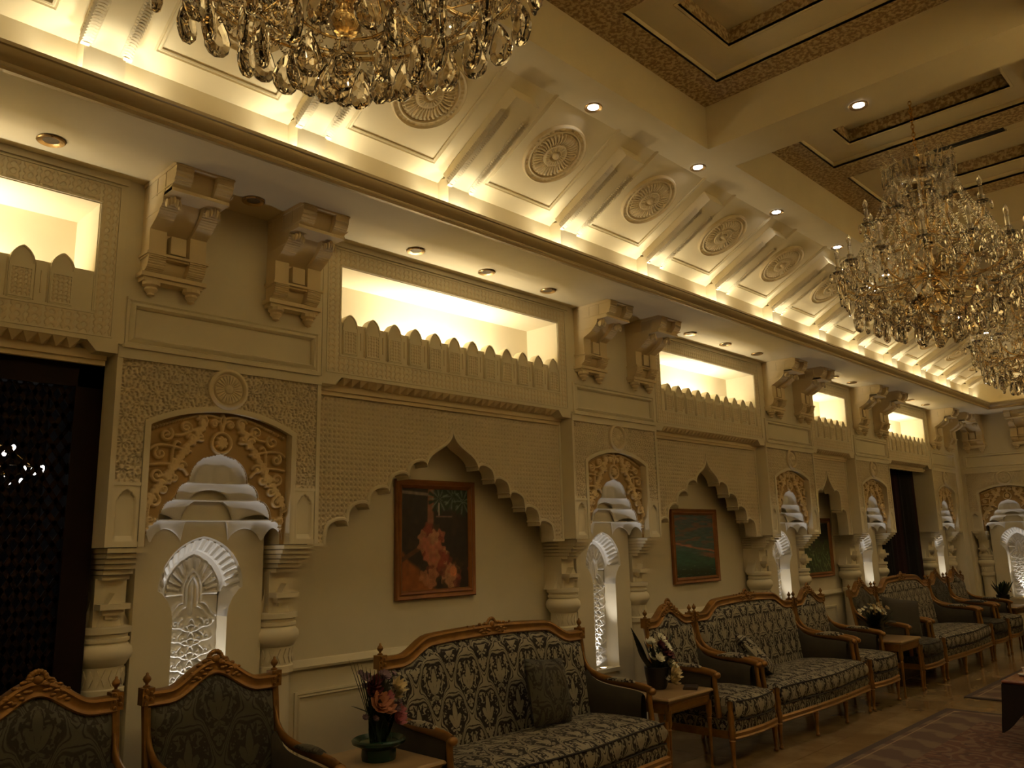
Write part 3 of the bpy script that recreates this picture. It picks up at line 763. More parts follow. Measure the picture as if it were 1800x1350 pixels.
for i in range(-40, 60):
    for sgn in (1, -1):
        zc = .35+i*pz_
        pts = []
        za, zb_ = zc, zc+sgn*sl*(xb-xa)
        lo, hi = 0.0, 1.0
        for lim, side in ((.35, 1), (2.42, -1)):
            d = zb_-za
            if abs(d) < 1e-9: continue
            t = (lim-za)/d
            if (d > 0) == (side > 0): lo = max(lo, t)
            else: hi = min(hi, t)
        if hi-lo > .01: lbar((xa+(xb-xa)*lo, za+(zb_-za)*lo), (xa+(xb-xa)*hi, za+(zb_-za)*hi))
o = obj('lattice', lat, 'dark_lattice_wood', d1); o['kind'] = 'stuff'
side = MB(); side.box(DOORS[0][0]-1.2, DOORS[0][1]+1.4, WY+3.4, WY+3.5, 0, 3.3); side.box(DOORS[0][0]-1.3, DOORS[0][0]-1.2, WY+.9, WY+3.5, 0, 3.3); side.box(DOORS[0][1]+1.3, DOORS[0][1]+1.4, WY+.9, WY+3.5, 0, 3.3); side.box(DOORS[0][0]-1.3, DOORS[0][1]+1.4, WY+.9, WY+3.5, 3.2, 3.3); side.box(DOORS[0][1]-.015, DOORS[0][1]-.002, WY+.24, WY+.95, 0, 2.57); side.box(DOORS[0][0]+.002, DOORS[0][0]+.015, WY+.24, WY+.95, 0, 2.57); side.box(DOORS[0][0], DOORS[0][1], WY+.24, WY+.95, 2.56, 2.57)  # black for darkness; last panels added to cover the pale door reveals
struct(obj('wall_side_room', side, 'black_cloth'), 'black walls of the room behind the lattice door with added panels darkening its reveals')
c2 = MB(); P = []
for i in range(2):
    P.append([(DOORS[1][0]+.02+(DOORS[1][1]-DOORS[1][0]-.04)*j/120, WY+.30+.035*math.sin(j*.62)+.012*math.sin(j*1.7), .03+2.53*i) for j in range(121)])
P2 = [[(x, y+.02, z) for x, y, z in r] for r in P]
c2.grid(P); c2.grid(P2, flip=True)
cur = tag(obj('curtain', c2.mesh('curtain', 60), 'dark_curtain'), 'tall black and dark red curtain filling the far doorway', 'curtain')
cr = MB(); cr.tube([(DOORS[1][0]+.01, WY+.32, 2.565), (DOORS[1][1]-.01, WY+.32, 2.565)], .014, 8); obj('curtain_rod', cr, 'brass_ring', cur)
wl2 = MB(); wl2.box(DOORS[1][0]-.1, DOORS[1][1]+.1, WY+.55, WY+.6, 0, 2.6)
struct(obj('door_2', wl2, 'dark_lattice_wood'), 'dark wooden door behind the far curtain')
# ------------------------------------------------------------------ soffit, cornice, vault, flat ceiling
sf = MB()
def ringbox(b, y0, y1, z0, z1, d0, d1):
    """a strip along both long walls and the far wall; d measured from the wall planes"""
    b.box(X0, FX-d0, WY-d1, WY-d0, z0, z1); b.box(X0, FX-d0, OFFY+d0, OFFY+d1, z0, z1); b.box(FX-d1, FX-d0, OFFY+d1, WY-d1, z0, z1)
ringbox(sf, 0, 0, SOF, SOF+.07, -.38, .385)
ringbox(sf, 0, 0, SOF-.012, SOF+.07, .385, .70)
ceiling = struct(obj('ceiling', sf, 'ceiling_plaster'), 'cream coffered ceiling with a lit ribbed vault')
co = MB()
prof = [(.69, 3.488), (.715, 3.486), (.722, 3.498), (.712, 3.508), (.714, 3.520), (.735, 3.535), (.748, 3.555), (.750, 3.570), (.758, 3.574), (.758, 3.590), (.748, 3.596), (.70, 3.596), (.69, 3.56)]
P = []
for d, z in prof:
    P.append([(X0, WY-d, z), (FX-d, WY-d, z), (FX-d, OFFY+d, z), (X0, OFFY+d, z)])
co.grid(P, cu=True); me = co.mesh('trim_1', 40); fixn(me)
struct(obj('trim_1', me, 'gold_cornice'), 'gilded cornice moulding along the edge of the soffit')
# vault: upright band then slope, on three sides
dv = WY-VY; ts = math.tan(VA); run = (CZ-VZ)/ts
v = MB()
def quad(*p): v.add(list(p), [(0, 1, 2, 3)])
yo = OFFY+dv; xf_ = FX-dv
quad((X0, VY, SOF+.06), (xf_, VY, SOF+.06), (xf_, VY, VZ), (X0, VY, VZ))
quad((X0, VY, VZ), (xf_, VY, VZ), (xf_-run, VY-run, CZ), (X0, VY-run, CZ))
quad((xf_, VY, SOF+.06), (xf_, yo, SOF+.06), (xf_, yo, VZ), (xf_, VY, VZ))
quad((xf_, VY, VZ), (xf_, yo, VZ), (xf_-run, yo+run, CZ), (xf_-run, VY-run, CZ))
quad((xf_, yo, SOF+.06), (X0, yo, SOF+.06), (X0, yo, VZ), (xf_, yo, VZ))
quad((xf_, yo, VZ), (X0, yo, VZ), (X0, yo+run, CZ), (xf_-run, yo+run, CZ))
vault = obj('vault_slope', v, 'ceiling_plaster', ceiling)
bk = MB(); bk.box(X0, FX+.5, OFFY-.3, WY+.5, CZ+.55, CZ+.65); obj('roof_slab', bk, 'ceiling_plaster', ceiling)
# frame of the sloped plane: local x along wall, local z up the slope, local -y into the room
RS = Matrix.Rotation(0, 4, 'X')
slope_rot = (-(PI/2-VA), 0, 0)     # local z -> (0,-cos,sin)
def slope_pt(x, s, n=0.0):
    return (x, VY-math.cos(VA)*s-math.sin(VA)*n, VZ+math.sin(VA)*s-math.cos(VA)*n)
e_z = Vector((0, -math.cos(VA), math.sin(VA))); e_y = Vector((0, math.sin(VA), math.cos(VA)))
SM = Matrix(((1, 0, 0, 0), (0, e_y.y, e_z.y, 0), (0, e_y.z, e_z.z, 0), (0, 0, 0, 1)))
slope_eul = SM.to_euler()
SL = run/math.cos(VA)             # slope length
def medal(q, t):
    if q < .10: return .050*math.sqrt(max(0, 1-(q/.10)**2))*.6+.02
    if q < .17: return .016
    if q < .30: return .024+.006*(math.cos(26*t) > 0)
    if q < .36: return .026
    if q < .74: return .010+.016*(math.cos(38*t+.6*math.sin(q*14)) > -.1)*(1-abs(q-.55)/.40)
    if q < .78: return .004
    if q < .82: return .022
    if q < .93: return .013+.004*(math.cos(40*t) > .3)
    return .026*math.sqrt(max(0, 1-((q-.965)/.036)**2))+.002
MED = polar('ceiling_medallion', .238, medal, 48, 152); MED.materials.append(MT['tan_medallion'])
fr = MB(); fr.sweep([(0, -.014), (.010, -.014), (.014, -.006), (.006, .0), (.014, .008), (0, .014)], [(.325, SL+.02), (.325, .135), (-.325, .135), (-.325, SL+.02)])
FRM = fr.mesh('panel_frame', 30); fixn(FRM); FRM.materials.append(MT['ceiling_plaster'])
# rafter mesh in slope frame
rf = MB(); RH = .10; rw = .105
s_foot = .075
rf.box(-rw, rw, -RH, .01, s_foot, (CZ-VZ)/math.sin(VA)-.085)
yl, zl = [], []
RAFT = rf.mesh('rafter', 30); RAFT.materials.append(MT['ceiling_plaster'])
tr = MB(); 
for sgn in (-1, 1):
    P = []
    n_ = 110
    for i in range(n_+1):
        s = s_foot+.01+(SL-.22-s_foot)*i/n_; row = []
        for j, (a, d) in enumerate([(rw+.002, -RH+.045), (rw+.014, -RH+.030), (rw+.014, -RH+.006), (rw+.008, -RH-.012), (rw-.012, -RH-.014), (rw-.034, -RH-.012), (rw-.046, -RH-.002)]):
            k = .010*((i+j*2+(i//3)) % 4 < 2) if 0 < j < 6 else 0
            row.append((sgn*(a-k), d+k, s))
        P.append(row)
    tr.grid(P, flip=sgn > 0)
    tr.prism([(sgn*(rw+.01), -RH+.03), (sgn*(rw+.01), -RH-.012), (sgn*(rw-.03), -RH-.012)], 'z', s_foot-.005, s_foot+.012)
TRIM = tr.mesh('rafter_carving', 20); fixn(TRIM); TRIM.materials.append(MT['carved_plaster'])
ft = MB(); q0 = slope_pt(0, s_foot, RH)
ft.prism([(VY-VY+.005, SOF+.06), (q0[1]-VY+.01, SOF+.06), (q0[1]-VY+.01, q0[2]), (slope_pt(0, s_foot+.06, RH-.02)[1]-VY, slope_pt(0, s_foot+.06, RH-.02)[2]), (.005, VZ+.02)], 'x', -rw+.012, rw-.012)
FOOT = ft.mesh('rafter_foot', 30); fixn(FOOT); FOOT.materials.append(MT['ceiling_plaster'])
PITCH_R = 1.115; RC0 = 1.16
k0 = -3; k1 = 12
for k in range(k0, k1+1):
    xc = RC0+PITCH_R*k
    if xc > xf_-.05: break
    lim = xf_-xc     # rafters near the hip are shorter: the far slope covers their upper ends
    r = obj('rafter', RAFT, None, ceiling, (xc, VY, VZ), slope_eul); obj('rafter_carving', TRIM, None, r)
    obj('rafter_foot', FOOT, None, ceiling, (xc, VY, 0))
    kf_ = .5 if k == k1 else 1
    lamp('SPOT', 'cove_uplight', (xc, 3.685, 3.66), CUP*.35*kf_, (1.0, .93, .72), .02, (xc, 3.79, 3.82), spot_size=math.radians(105), spot_blend=.5)
    for sd in (-1, 1): lamp('SPOT', 'cove_uplight', (xc+sd*.140, 3.79, 3.70), CUP*.42*kf_, (1.0, .90, .64), .02, (xc+sd*.24, 3.86, 4.2), spot_size=math.radians(155), spot_blend=1.0)
    xm = xc+PITCH_R/2
    if xm < xf_-.45:
        pt = slope_pt(xm, .535, 0)
        f_ = obj('panel_frame', FRM, None, ceiling, (xm, VY, VZ), slope_eul)
        obj('ceiling_medallion', MED, None, ceiling, (pt[0], pt[1], pt[2]), slope_eul)
# opposite and far coves: unseen uplights, opposite row boosted to light the long wall
for k in range(k0, k1+1, 1):
    lamp('SPOT', 'cove_uplight', (RC0+PITCH_R*k, OFFY+(WY-3.60), 3.635), CUP*3.7, (1.0, .85, .54), .035, (RC0+PITCH_R*k, OFFY+(WY-3.74), 4.0), spot_size=math.radians(150), spot_blend=1.0)
for k in range(3): lamp('SPOT', 'cove_uplight', (FX-(WY-3.60), OFFY+1.3+1.1*k, 3.635), CUP*.6, (1.0, .87, .58), .035, (FX-(WY-3.74), OFFY+1.3+1.1*k, 4.0), spot_size=math.radians(150), spot_blend=1.0)
# flat ceiling with coffers
CF_Y0, CF_Y1, CF_D = .66, 2.785, .335
CB0, PIT = 4.98, 3.32         # far edge of a coffer, pitch of coffers
coff = [(CB0-PIT*2+.39, CB0-PIT), (CB0-PIT+.39, CB0), (CB0+.39, CB0+PIT), (CB0+PIT+.39, CB0+2*PIT)]
fl = MB(); yi0, yi1 = yo+run, VY-run; xe = xf_-run
fl.box(X0, xe, CF_Y1, yi1, CZ, CZ+.06); fl.box(X0, xe, yi0, CF_Y0, CZ, CZ+.06)
edges = [X0]+[v_ for c_ in coff for v_ in c_]+[xe]
for i in range(0, len(edges), 2): fl.box(edges[i], edges[i+1], CF_Y0, CF_Y1, CZ, CZ+.06)
obj('flat_ceiling', fl, 'ceiling_plaster', ceiling)
for a, c_ in coff:
    k = MB(); zt = CZ+CF_D
    for (p, q) in (((a, CF_Y0), (a, CF_Y1)), ((c_, CF_Y1), (c_, CF_Y0)), ((a, CF_Y1), (c_, CF_Y1)), ((c_, CF_Y0), (a, CF_Y0))):
        k.add([(p[0], p[1], CZ+.06), (q[0], q[1], CZ+.06), (q[0], q[1], zt+.1), (p[0], p[1], zt+.1)], [(0, 1, 2, 3)])
    cf = obj('coffer_side', k, 'ceiling_plaster', ceiling)
    # patterned soffit with two recessed panels
    m_ = (a+c_)/2; g = .14; e = .235
    pans = [(a+.285, m_-g), (m_+g, c_-.235)]; y0p, y1p = CF_Y0+e, CF_Y1-e
    bd = MB()
    bd.box(a, c_, CF_Y0, y0p, zt, zt+.02); bd.box(a, c_, y1p, CF_Y1, zt, zt+.02); bd.box(a, pans[0][0], y0p, y1p, zt, zt+.02); bd.box(pans[0][1], pans[1][0], y0p, y1p, zt, zt+.02); bd.box(pans[1][1], c_, y0p, y1p, zt, zt+.02)
    obj('patterned_border', bd, 'patterned_band', cf)
    for p0, p1 in pans:
        r_ = MB(); z1 = zt+.055; j = .24; z2 = z1+.02; z3 = z2+.10
        for (x0_, x1_, ya, yb, za, zb_) in ((p0, p1, y0p, y1p, zt-.002, z1), (p0+j-.02, p1-j+.02, y0p+j-.02, y1p-j+.02, z1-.002, z2)):
            for (p, q) in (((x0_, ya), (x0_, yb)), ((x1_, yb), (x1_, ya)), ((x0_, yb), (x1_, yb)), ((x1_, ya), (x0_, ya))):
                r_.add([(p[0], p[1], za), (q[0], q[1], za), (q[0], q[1], zb_), (p[0], p[1], zb_)], [(0, 1, 2, 3)])
        r_.box(p0, p0+j, y0p, y1p, z1, z1+.02); r_.box(p1-j, p1, y0p, y1p, z1, z1+.02); r_.box(p0+j, p1-j, y0p, y0p+j, z1, z1+.02); r_.box(p0+j, p1-j, y1p-j, y1p, z1, z1+.02)
        r_.box(p0+j, p1-j, y0p+j, y1p-j, z3, z3+.02)
        obj('recessed_panel', r_, 'ceiling_plaster', cf)
        b_ = MB(); x0_, x1_, ya, yb = p0+j, p1-j, y0p+j, y1p-j
        for (p, q) in (((x0_, ya), (x0_, yb)), ((x1_, yb), (x1_, ya)), ((x0_, yb), (x1_, yb)), ((x1_, ya), (x0_, ya))):
            b_.add([(p[0], p[1], z1), (q[0], q[1], z1), (q[0], q[1], z3), (p[0], p[1], z3)], [(0, 1, 2, 3)])
        obj('panel_border', b_, 'patterned_band', cf)
# slot diffusers of the air conditioning
def vent(x0_, x1_, y_, label):
    t = empty('air_vent', ((x0_+x1_)/2, y_, CZ+CF_D+.055)); L = (x1_-x0_)/2
    obj('vent_slot', MB().box(-L, L, -.045, .045, -.012, .002), 'vent_black', t)
    obj('vent_frame', MB().box(-L-.01, L+.01, -.06, -.045, -.016, .002).box(-L-.01, L+.01, .045, .06, -.016, .002), 'ceiling_plaster', t)
    obj('vent_blade', MB().box(-L, L, -.004, .004, -.015, -.002), 'vent_black', t)
    tag(t, label, 'air vent', 'slot air vents'); t.rotation_euler = (0, 0, PI/2); return t
vent(6.85, 7.37, 1.60, 'long black slot air vent in the coffer beside the crystal chandelier')

# downlights
RINGM = MB().lathe([(.034, .004), (.044, -.001), (.058, -.004), (.062, .0), (.060, .006)], 24).mesh('trim_ring', 30); RINGM.materials.append(MT['brass_ring'])
LENS = MB().lathe([(.001, .003), (.036, .003)], 20).mesh('lens'); LENS.materials.append(MT['lamp_white'])
LENSO = MB().lathe([(.001, .003), (.036, .003)], 20).mesh('lens_off'); LENSO.materials.append(MT['lamp_off'])
def downlight(x, y, z, lit, label, group):
    t = empty('downlight', (x, y, z-.008)); obj('trim_ring', RINGM, None, t); obj('lens', LENS if lit else LENSO, None, t)
    tag(t, label, 'downlight', group)
    if lit: lamp('SPOT', 'downlight_beam', (x, y, z-.02), DOWN, (1.0, .79, .48), .03, (x, y, 0), spot_size=math.radians(125), spot_blend=1.0)
for i in range(0, 9):
    x = 3.90+1.272*i
    if x < xe: downlight(x, 2.99, CZ, True, '%s lit downlight along the ribbed vault, counting away from the near chandelier' % ('first', 'second', 'third', 'fourth', 'fifth', 'sixth', 'seventh', 'eighth', 'ninth')[i], 'lit ceiling downlights')
for i in range(-4, 0):
    lamp('SPOT', 'downlight_beam', (3.90+1.272*i, 2.99, CZ-.02), DOWN, (1.0, .79, .48), .03, (3.90+1.272*i, 2.99, 0), spot_size=math.radians(125), spot_blend=1.0)
for i in range(-3, 9):
    x = 3.90+1.272*i
    if x < xe: lamp('SPOT', 'downlight_beam', (x, 2*MIDY-2.99, CZ-.02), DOWN*.35, (1.0, .79, .48), .03, (x, 2*MIDY-2.99, 0), spot_size=math.radians(125), spot_blend=1.0)
downlight(5.17, 1.765, CZ, True, 'lit downlight in the underside of the ceiling beam', None)
SD = [(1.02, 3.95, 'unlit brass downlight in the soffit above the lattice door'), (2.035, 3.94, 'unlit brass downlight between the first pair of carved corbels'),
      (3.19, 3.95, 'brass downlight above the widest arch, nearest the first corbels'), (3.83, 3.95, 'brass downlight above the widest arch, middle of three'), (4.48, 3.95, 'brass downlight above the widest arch, nearest the second corbels')]
for x, q in ((6.47, 'nearest'), (7.11, 'middle'), (7.75, 'farthest')): SD.append((x, 3.95, q+' brass downlight of the three in the soffit above the second arch'))
for x, q in ((9.65, 'nearer'), (10.2, 'farther')): SD.append((x, 3.95, q+' brass downlight in the soffit above the narrow arch'))
for x, q in ((12.25, 'nearer'), (12.9, 'farther')): SD.append((x, 3.95, q+' brass downlight in the soffit above the curtained doorway'))
for x, y, lb in SD: downlight(x, y, SOF, False, lb, 'brass soffit downlights')

# ------------------------------------------------------------------ floor
fb = MB(); fb.box(X0, FX+.9, OFFY-.3, WY+.9, -.1, -.004)
floor = struct(obj('floor', fb, 'grout'), 'polished beige marble floor')
TS = .60
tm = MB(); h_ = TS/2-.0015; tm.box(-h_, h_, -h_, h_, -.006, 0); TILE = tm.mesh('tile'); TILE.materials.append(MT['marble_tile'])
big = MB(); big.box(X0, FX+.9, OFFY-.3, 1.805, -.005, -.0005); obj('floor_field', big, 'marble_tile', floor)
nt = 0
for i in range(int((FX+.5)/TS)):
    for j in range(5):
        x = .9+TS*(i+.5); y = 1.80+TS*(j+.5)
        if x < FX+.4 and y < WY+.65: obj('tile', TILE, None, floor, (x, y, 0)); nt += 1
bl = MB(); bl.box(X0, .9, 1.8, WY+.9, -.005, -.0005); obj('floor_field', bl, 'marble_tile', floor)

def rug(x0_, x1_, y0_, y1_, label):
    nx, ny = int((x1_-x0_)/.05), int((y1_-y0_)/.05); P = []
    for i in range(nx+1):
        P.append([(x0_+(x1_-x0_)*i/nx, y0_+(y1_-y0_)*j/ny, .012) for j in range(ny+1)])
    b = MB().grid(P, flip=True)
    b.box(x0_, x1_, y0_, y1_, 0, .0105)
    me = b.mesh('rug'); a = me.attributes.new('edge', 'FLOAT', 'POINT')
    a.data.foreach_set('value', [max(0, min(v.co.x-x0_, x1_-v.co.x, v.co.y-y0_, y1_-v.co.y)) for v in me.vertices])
    return tag(obj('rug', me, 'rug_wool'), label, 'rug', 'patterned wool rugs')
rug(2.2, 8.50, .2, 2.745, 'large brown and maroon patterned rug in front of the middle sofa')
rug(9.18, 13.75, .2, 2.79, 'patterned wool rug beyond the bare marble strip, under the coffee table end')
# ================================================================== THINGS
# ------------------------------------------------------------------ seating
def yback(z): return .27+(z-.40)*.15
def rail_z(W, x):
    a = W/2-.035; ax = abs(x)
    if W < 1.0:
        t = min(1, ax/(a*.72)); return .952+.052*(1+math.cos(PI*t))
    t = max(0, min(1, (a-.13-ax)/.24)); s = t*t*(3-2*t)
    return .952+.082*s+.030*max(0, 1-(ax/(a-.2))**2)
LEG = MB().lathe([(.010, 0), (.017, .004), (.019, .018), (.012, .026), (.011, .045), (.013, .055), (.017, .12), (.022, .17), (.026, .185), (.018, .195), (.022, .205), (.028, .215), (.028, .25)], 12).mesh('leg', 40); LEG.materials.append(MT['gilded_wood'])
FPOST = MB().lathe([(.026, 0), (.026, .02), (.020, .03), (.024, .06), (.026, .10), (.018, .14), (.022, .16), (.022, .20)], 12).mesh('front_post', 40); FPOST.materials.append(MT['gilded_wood'])
FIN = MB().lathe([(.016, 0), (.016, .007), (.007, .012), (.007, .018), (.015, .026), (.019, .036), (.015, .046), (.007, .054), (.006, .062), (.001, .066)], 12).mesh('finial', 50); FIN.materials.append(MT['gilded_wood'])
def loft_x(W, loop_at, n=40):
    """closed loops of (y, z) lofted along x"""
    b = MB(); P = []
    for i in range(n+1):
        x = -W/2+W*i/n; P.append([(x, y, z) for y, z in loop_at(x)])
    o = len(b.V); b.grid(P, cv=True); m = len(P[0])
    b.F.append(tuple(range(m))); b.F.append(tuple(n*m+j for j in range(m))[::-1]); return b
SEATS = {}
def seat_meshes(W, fab):
    key = (W, fab)
    if key in SEATS: return SEATS[key]
    D = {}; a = W/2-.035; sofa = W > 1.0; nx = 48 if sofa else 28
    # top rail
    path = [(-a+2*a*i/nx, rail_z(W, -a+2*a*i/nx)) for i in range(nx+1)]
    b = MB(); b.sweep([(0, -.034), (.022, -.036), (.030, -.028), (.024, -.020), (.026, .008), (.034, .018), (.032, .030), (.018, .036), (-.022, .034), (-.026, -.03)], path)
    b.V = [(x, y+yback(z), z) for x, y, z in b.V]; me = b.mesh('top_rail', 40); fixn(me); D['top_rail'] = (me, 'gilded_wood')
    # upholstered back
    P = []; nz = 14; ai = a-.012
    for i in range(nx+1):
        x = -ai+2*ai*i/nx; zt = rail_z(W, x)-.03; row = []
        for j in range(nz+1):
            z = .38+(zt-.38)*j/nz
            ex = min(1, (ai-abs(x))/.07); ez = min(1, (zt-z)/.07); pf = .045*math.sqrt(max(0, 1-(1-ex)**2))*math.sqrt(max(0, 1-(1-ez)**2))
            row.append((x, yback(z)-.004-pf, z))
        P.append(row)
    b = MB().grid(P); Pb = [[(x, yback(z)+.022, z) for x, y, z in r] for r in P]; b.grid(Pb, flip=True)
    D['back_panel'] = (b.mesh('back_panel', 50, uv=True), fab)
    # posts
    p = MB()
    p.tube([(0, yback(z)+.0, z) for z in (.22, .40, .60, .80, .94)], [.022, .022, .020, .020, .022], 8)
    p.tube([(0, .30, 0), (0, .275, .12), (0, .255, .24)], [.014, .018, .024], 8)
    p.box(-.027, .027, yback(.96)-.03, yback(.96)+.026, .925, 1.0)
    for q in range(5):
        p.blob((-.012+.024*(q % 2), yback(.96)-.03, .935+.014*q), .010, 6, 4)
    D['back_post'] = (p.mesh('back_post', 40), 'gilded_wood')
    # crest carving: shell with trailing leaves
    c = MB(); zc = rail_z(W, 0)+.03; wl_ = .21 if sofa else .15
    rr = random.Random(3)
    for q in range(9):
        an = PI*(q+.5)/9; c.blob((.034*math.cos(an), yback(zc)-.022, zc+.004+.034*math.sin(an)), .013, 6, 4, (1, .7, 1))
    c.blob((0, yback(zc)-.03, zc+.004), .020, 8, 6, (1.1, .6, 1))
    for q in range(44):
        x = rr.uniform(-1, 1)*wl_*.85; top = .040*(1-abs(x)/(wl_*.95)); z = rail_z(W, x)+.018+rr.uniform(-.02, 1)*top
        c.blob((x, yback(z)-.026+rr.uniform(-.006, .008), z), rr.uniform(.007, .013), 6, 4, (1.4, .7, .8))
    for s in (-1, 1):
        for q in range(11):
            x = s*(.04+(wl_-.04)*q/10); z = rail_z(W, x)+.030+.012*math.sin(q*1.9)-.0*q
            c.blob((x, yback(z)-.02+.008*math.cos(q*2.3), z+rr.uniform(-.006, .008)), .016-.0009*q, 6, 4, (1.2, .6, .8))
        for q in range(7):
            x = s*(.03+.085*q/6); z = rail_z(W, x)-.004+.012*math.sin(q*2.6); c.blob((x, yback(z)-.034, z), .010, 6, 4, (1.3, .6, .8))
    D['crest_carving'] = (c.mesh('crest_carving', 60), 'gilded_wood')
    # arms
    yb = yback(.80); arm = []
    for t in np.linspace(0, 1, 9): arm.append(tuple(bez((yb, .83), (yb-.03, .70), (.17, .675), (.06, .665), 2)[0] if False else ((1-t)**3*yb+3*(1-t)**2*t*(yb-.02)+3*(1-t)*t*t*.20+t**3*.06, (1-t)**3*.83+3*(1-t)**2*t*.70+3*(1-t)*t*t*.672+t**3*.662)))
    arm += [(-.05, .655), (-.14, .648), (-.21, .64), (-.25, .628)]
    b = MB().tube([(0, y, z) for y, z in arm], [.015+.008*min(1, i/6) for i in range(len(arm))], 10, flat=(1.15, .75)); b.blob((0, -.258, .624), .028, 10, 7, (1.1, .9, .85))
    D['arm'] = (b.mesh('arm', 50), 'gilded_wood')
    b = MB().tube([(0, -.235, .625), (0, -.232, .585), (0, -.235, .53), (0, -.24, .47), (0, -.245, .41), (0, -.25, .33)], [.020, .019, .018, .020, .022, .022], 10)
    D['arm_support'] = (b.mesh('arm_support', 50), 'gilded_wood')
    b = MB(); P = []
    for i in range(13):
        t = i/12; y = -.13+.25*t; h = .020*math.sqrt(max(0, 1-(2*t-1)**2))+.004
        P.append([(.030*math.cos(q*PI/6)*(.6+.4*math.sin(PI*t)), y, .668+h*math.sin(q*PI/6)) for q in range(7)])
    D['arm_pad'] = (b.grid(P).mesh('arm_pad', 60, uv=True), fab)
    b = MB(); P = []
    for i in range(11):
        y = -.20+.47*i/10; zt = np.interp(y, [-.25, -.14, .06, .16, .25, .30], [.60, .625, .635, .65, .69, .78])
        P.append([(dx, y, z) for dx, z in ((-.016, .36), (-.030, .42), (-.032, .52), (-.020, zt-.02), (0, zt), (.020, zt-.02), (.032, .52), (.030, .42), (.016, .36))])
    D['arm_panel'] = (b.grid(P).mesh('arm_panel', 60), 'dark_velvet')
    # seat cushion
    ws = W-.12
    def loop(x):
        q = abs(x)/(ws/2); e = math.sqrt(max(0.0, 1-max(0, (q-.93)/.07)**2)) if q > .93 else 1.0
        e = .35+.65*e; yf = -.375-.045*(1-q*q)-(.012*math.cos(3*PI*x/ws) if sofa else 0); cr = .028*(1-q**4)
        zt, zb_ = .455, .318; zm = (zt+zb_)/2; L_ = []
        pts = [(.25, zb_+.01), (.0, zb_), (yf+.05, zb_), (yf+.012, zb_+.012), (yf, zb_+.03), (yf-.004, zm), (yf, zt-.028), (yf+.014, zt-.008), (yf+.05, zt+.004+cr*.3), (-.22, zt+.008+cr*.8), (-.05, zt+.006+cr), (.12, zt+cr*.6), (.25, zt-.01)]
        return [(y, zm+(z-zm)*e) for y, z in pts]
    D['seat_cushion'] = (loft_x(ws, loop, 56 if sofa else 32).mesh('seat_cushion', 50, uv=True), fab)
    b = MB(); n = 40
    for zz in (.447, .326):
        b.tube([(-ws/2+.02+(ws-.04)*i/n, -.372-.045*(1-((-ws/2+.02+(ws-.04)*i/n)/(ws/2))**2)-(.012*math.cos(3*PI*(-ws/2+.02+(ws-.04)*i/n)/ws) if sofa else 0)+(.006 if zz > .4 else 0), zz+(.002 if zz > .4 else 0)) for i in range(n+1)], .006, 6)
    D['piping'] = (b.mesh('piping', 50), 'black_piping')
    # upholstered apron and gilded rail
    def bow(x): return -.355-.035*(1-(x/(W/2))**2)
    D['apron'] = (loft_x(W-.09, lambda x: [(bow(x), .245), (bow(x)-.006, .28), (bow(x), .32), (.24, .32), (.24, .245)], 24).mesh('apron', 40, uv=True), fab)
    D['seat_rail'] = (loft_x(W-.07, lambda x: [(bow(x)-.012, .196), (bow(x)-.018, .205), (bow(x)-.010, .215), (bow(x)-.014, .238), (bow(x)-.004, .25), (.26, .25), (.26, .196)], 24).mesh('seat_rail', 30), 'gilded_wood')
    for k in D:
        if not D[k][0].materials: D[k][0].materials.append(MT[D[k][1]])
    SEATS[key] = D; return D
def seating(W, fab, loc, rz, label, cat, group):
    D = seat_meshes(W, fab); sofa = W > 1.0
    t = empty('sofa' if sofa else 'armchair', loc, rz); a = W/2-.035
    for k in ('top_rail', 'back_panel', 'apron', 'seat_rail'): obj(k, D[k][0], None, t)
    cu = obj('seat_cushion', D['seat_cushion'][0], None, t); obj('piping', D['piping'][0], None, cu)
    obj('crest_carving', D['crest_carving'][0], None, t)
    for s in (-1, 1):
        p = obj('back_post', D['back_post'][0], None, t, (s*a, 0, 0)); obj('finial', FIN, None, p, (0, yback(.96), 1.0))
        ar = obj('arm', D['arm'][0], None, t, (s*(a-.005), 0, 0)); obj('arm_pad', D['arm_pad'][0], None, ar)
        obj('arm_support', D['arm_support'][0], None, t, (s*(a-.005), 0, 0))
        obj('arm_panel', D['arm_panel'][0], None, t, (s*(a-.03), 0, 0))
        obj('front_post', FPOST, None, t, (s*(a-.005), -.345, .25))
    xs_ = [-a+.005, -a/3, a/3, a-.005] if sofa else [-a+.005, a-.005]
    for i, x in enumerate(xs_): obj('leg', LEG, None, t, (x, -.345 if i in (0, len(xs_)-1) else -.372, 0))
    return tag(t, label, cat, group)
SY = 3.575
CH, SO = .71, 1.83
seating(CH, 'damask_green', (1.15, SY, 0), 0, 'dark green damask armchair directly in front of the lattice door', 'armchair', 'gilded armchairs')
seating(CH, 'damask_green', (1.925, SY, 0), 0, 'dark green damask armchair below the first lit alcove', 'armchair', 'gilded armchairs')
seating(SO, 'damask_cream', (3.79, SY, 0), 0, 'gilded damask sofa under the painting of flowers and palms', 'sofa', 'gilded damask sofas')
seating(CH, 'damask_cream', (5.80, SY, 0), 0, 'gilded damask armchair behind the white flower arrangement', 'armchair', 'gilded armchairs')
seating(SO, 'damask_cream', (7.075, SY, 0), 0, 'gilded damask sofa under the seascape painting', 'sofa', 'gilded damask sofas')
seating(CH, 'damask_cream', (8.365, SY, 0), 0, 'gilded damask armchair at the end of the sofa under the seascape', 'armchair', 'gilded armchairs')
seating(CH, 'damask_green', (9.74, SY, 0), 0, 'gilded armchair holding a dark cushion behind the pale flowers', 'armchair', 'gilded armchairs')
seating(SO, 'damask_cream', (11.05, SY, 0), 0, 'gilded damask sofa in front of the curtained doorway', 'sofa', 'gilded damask sofas')
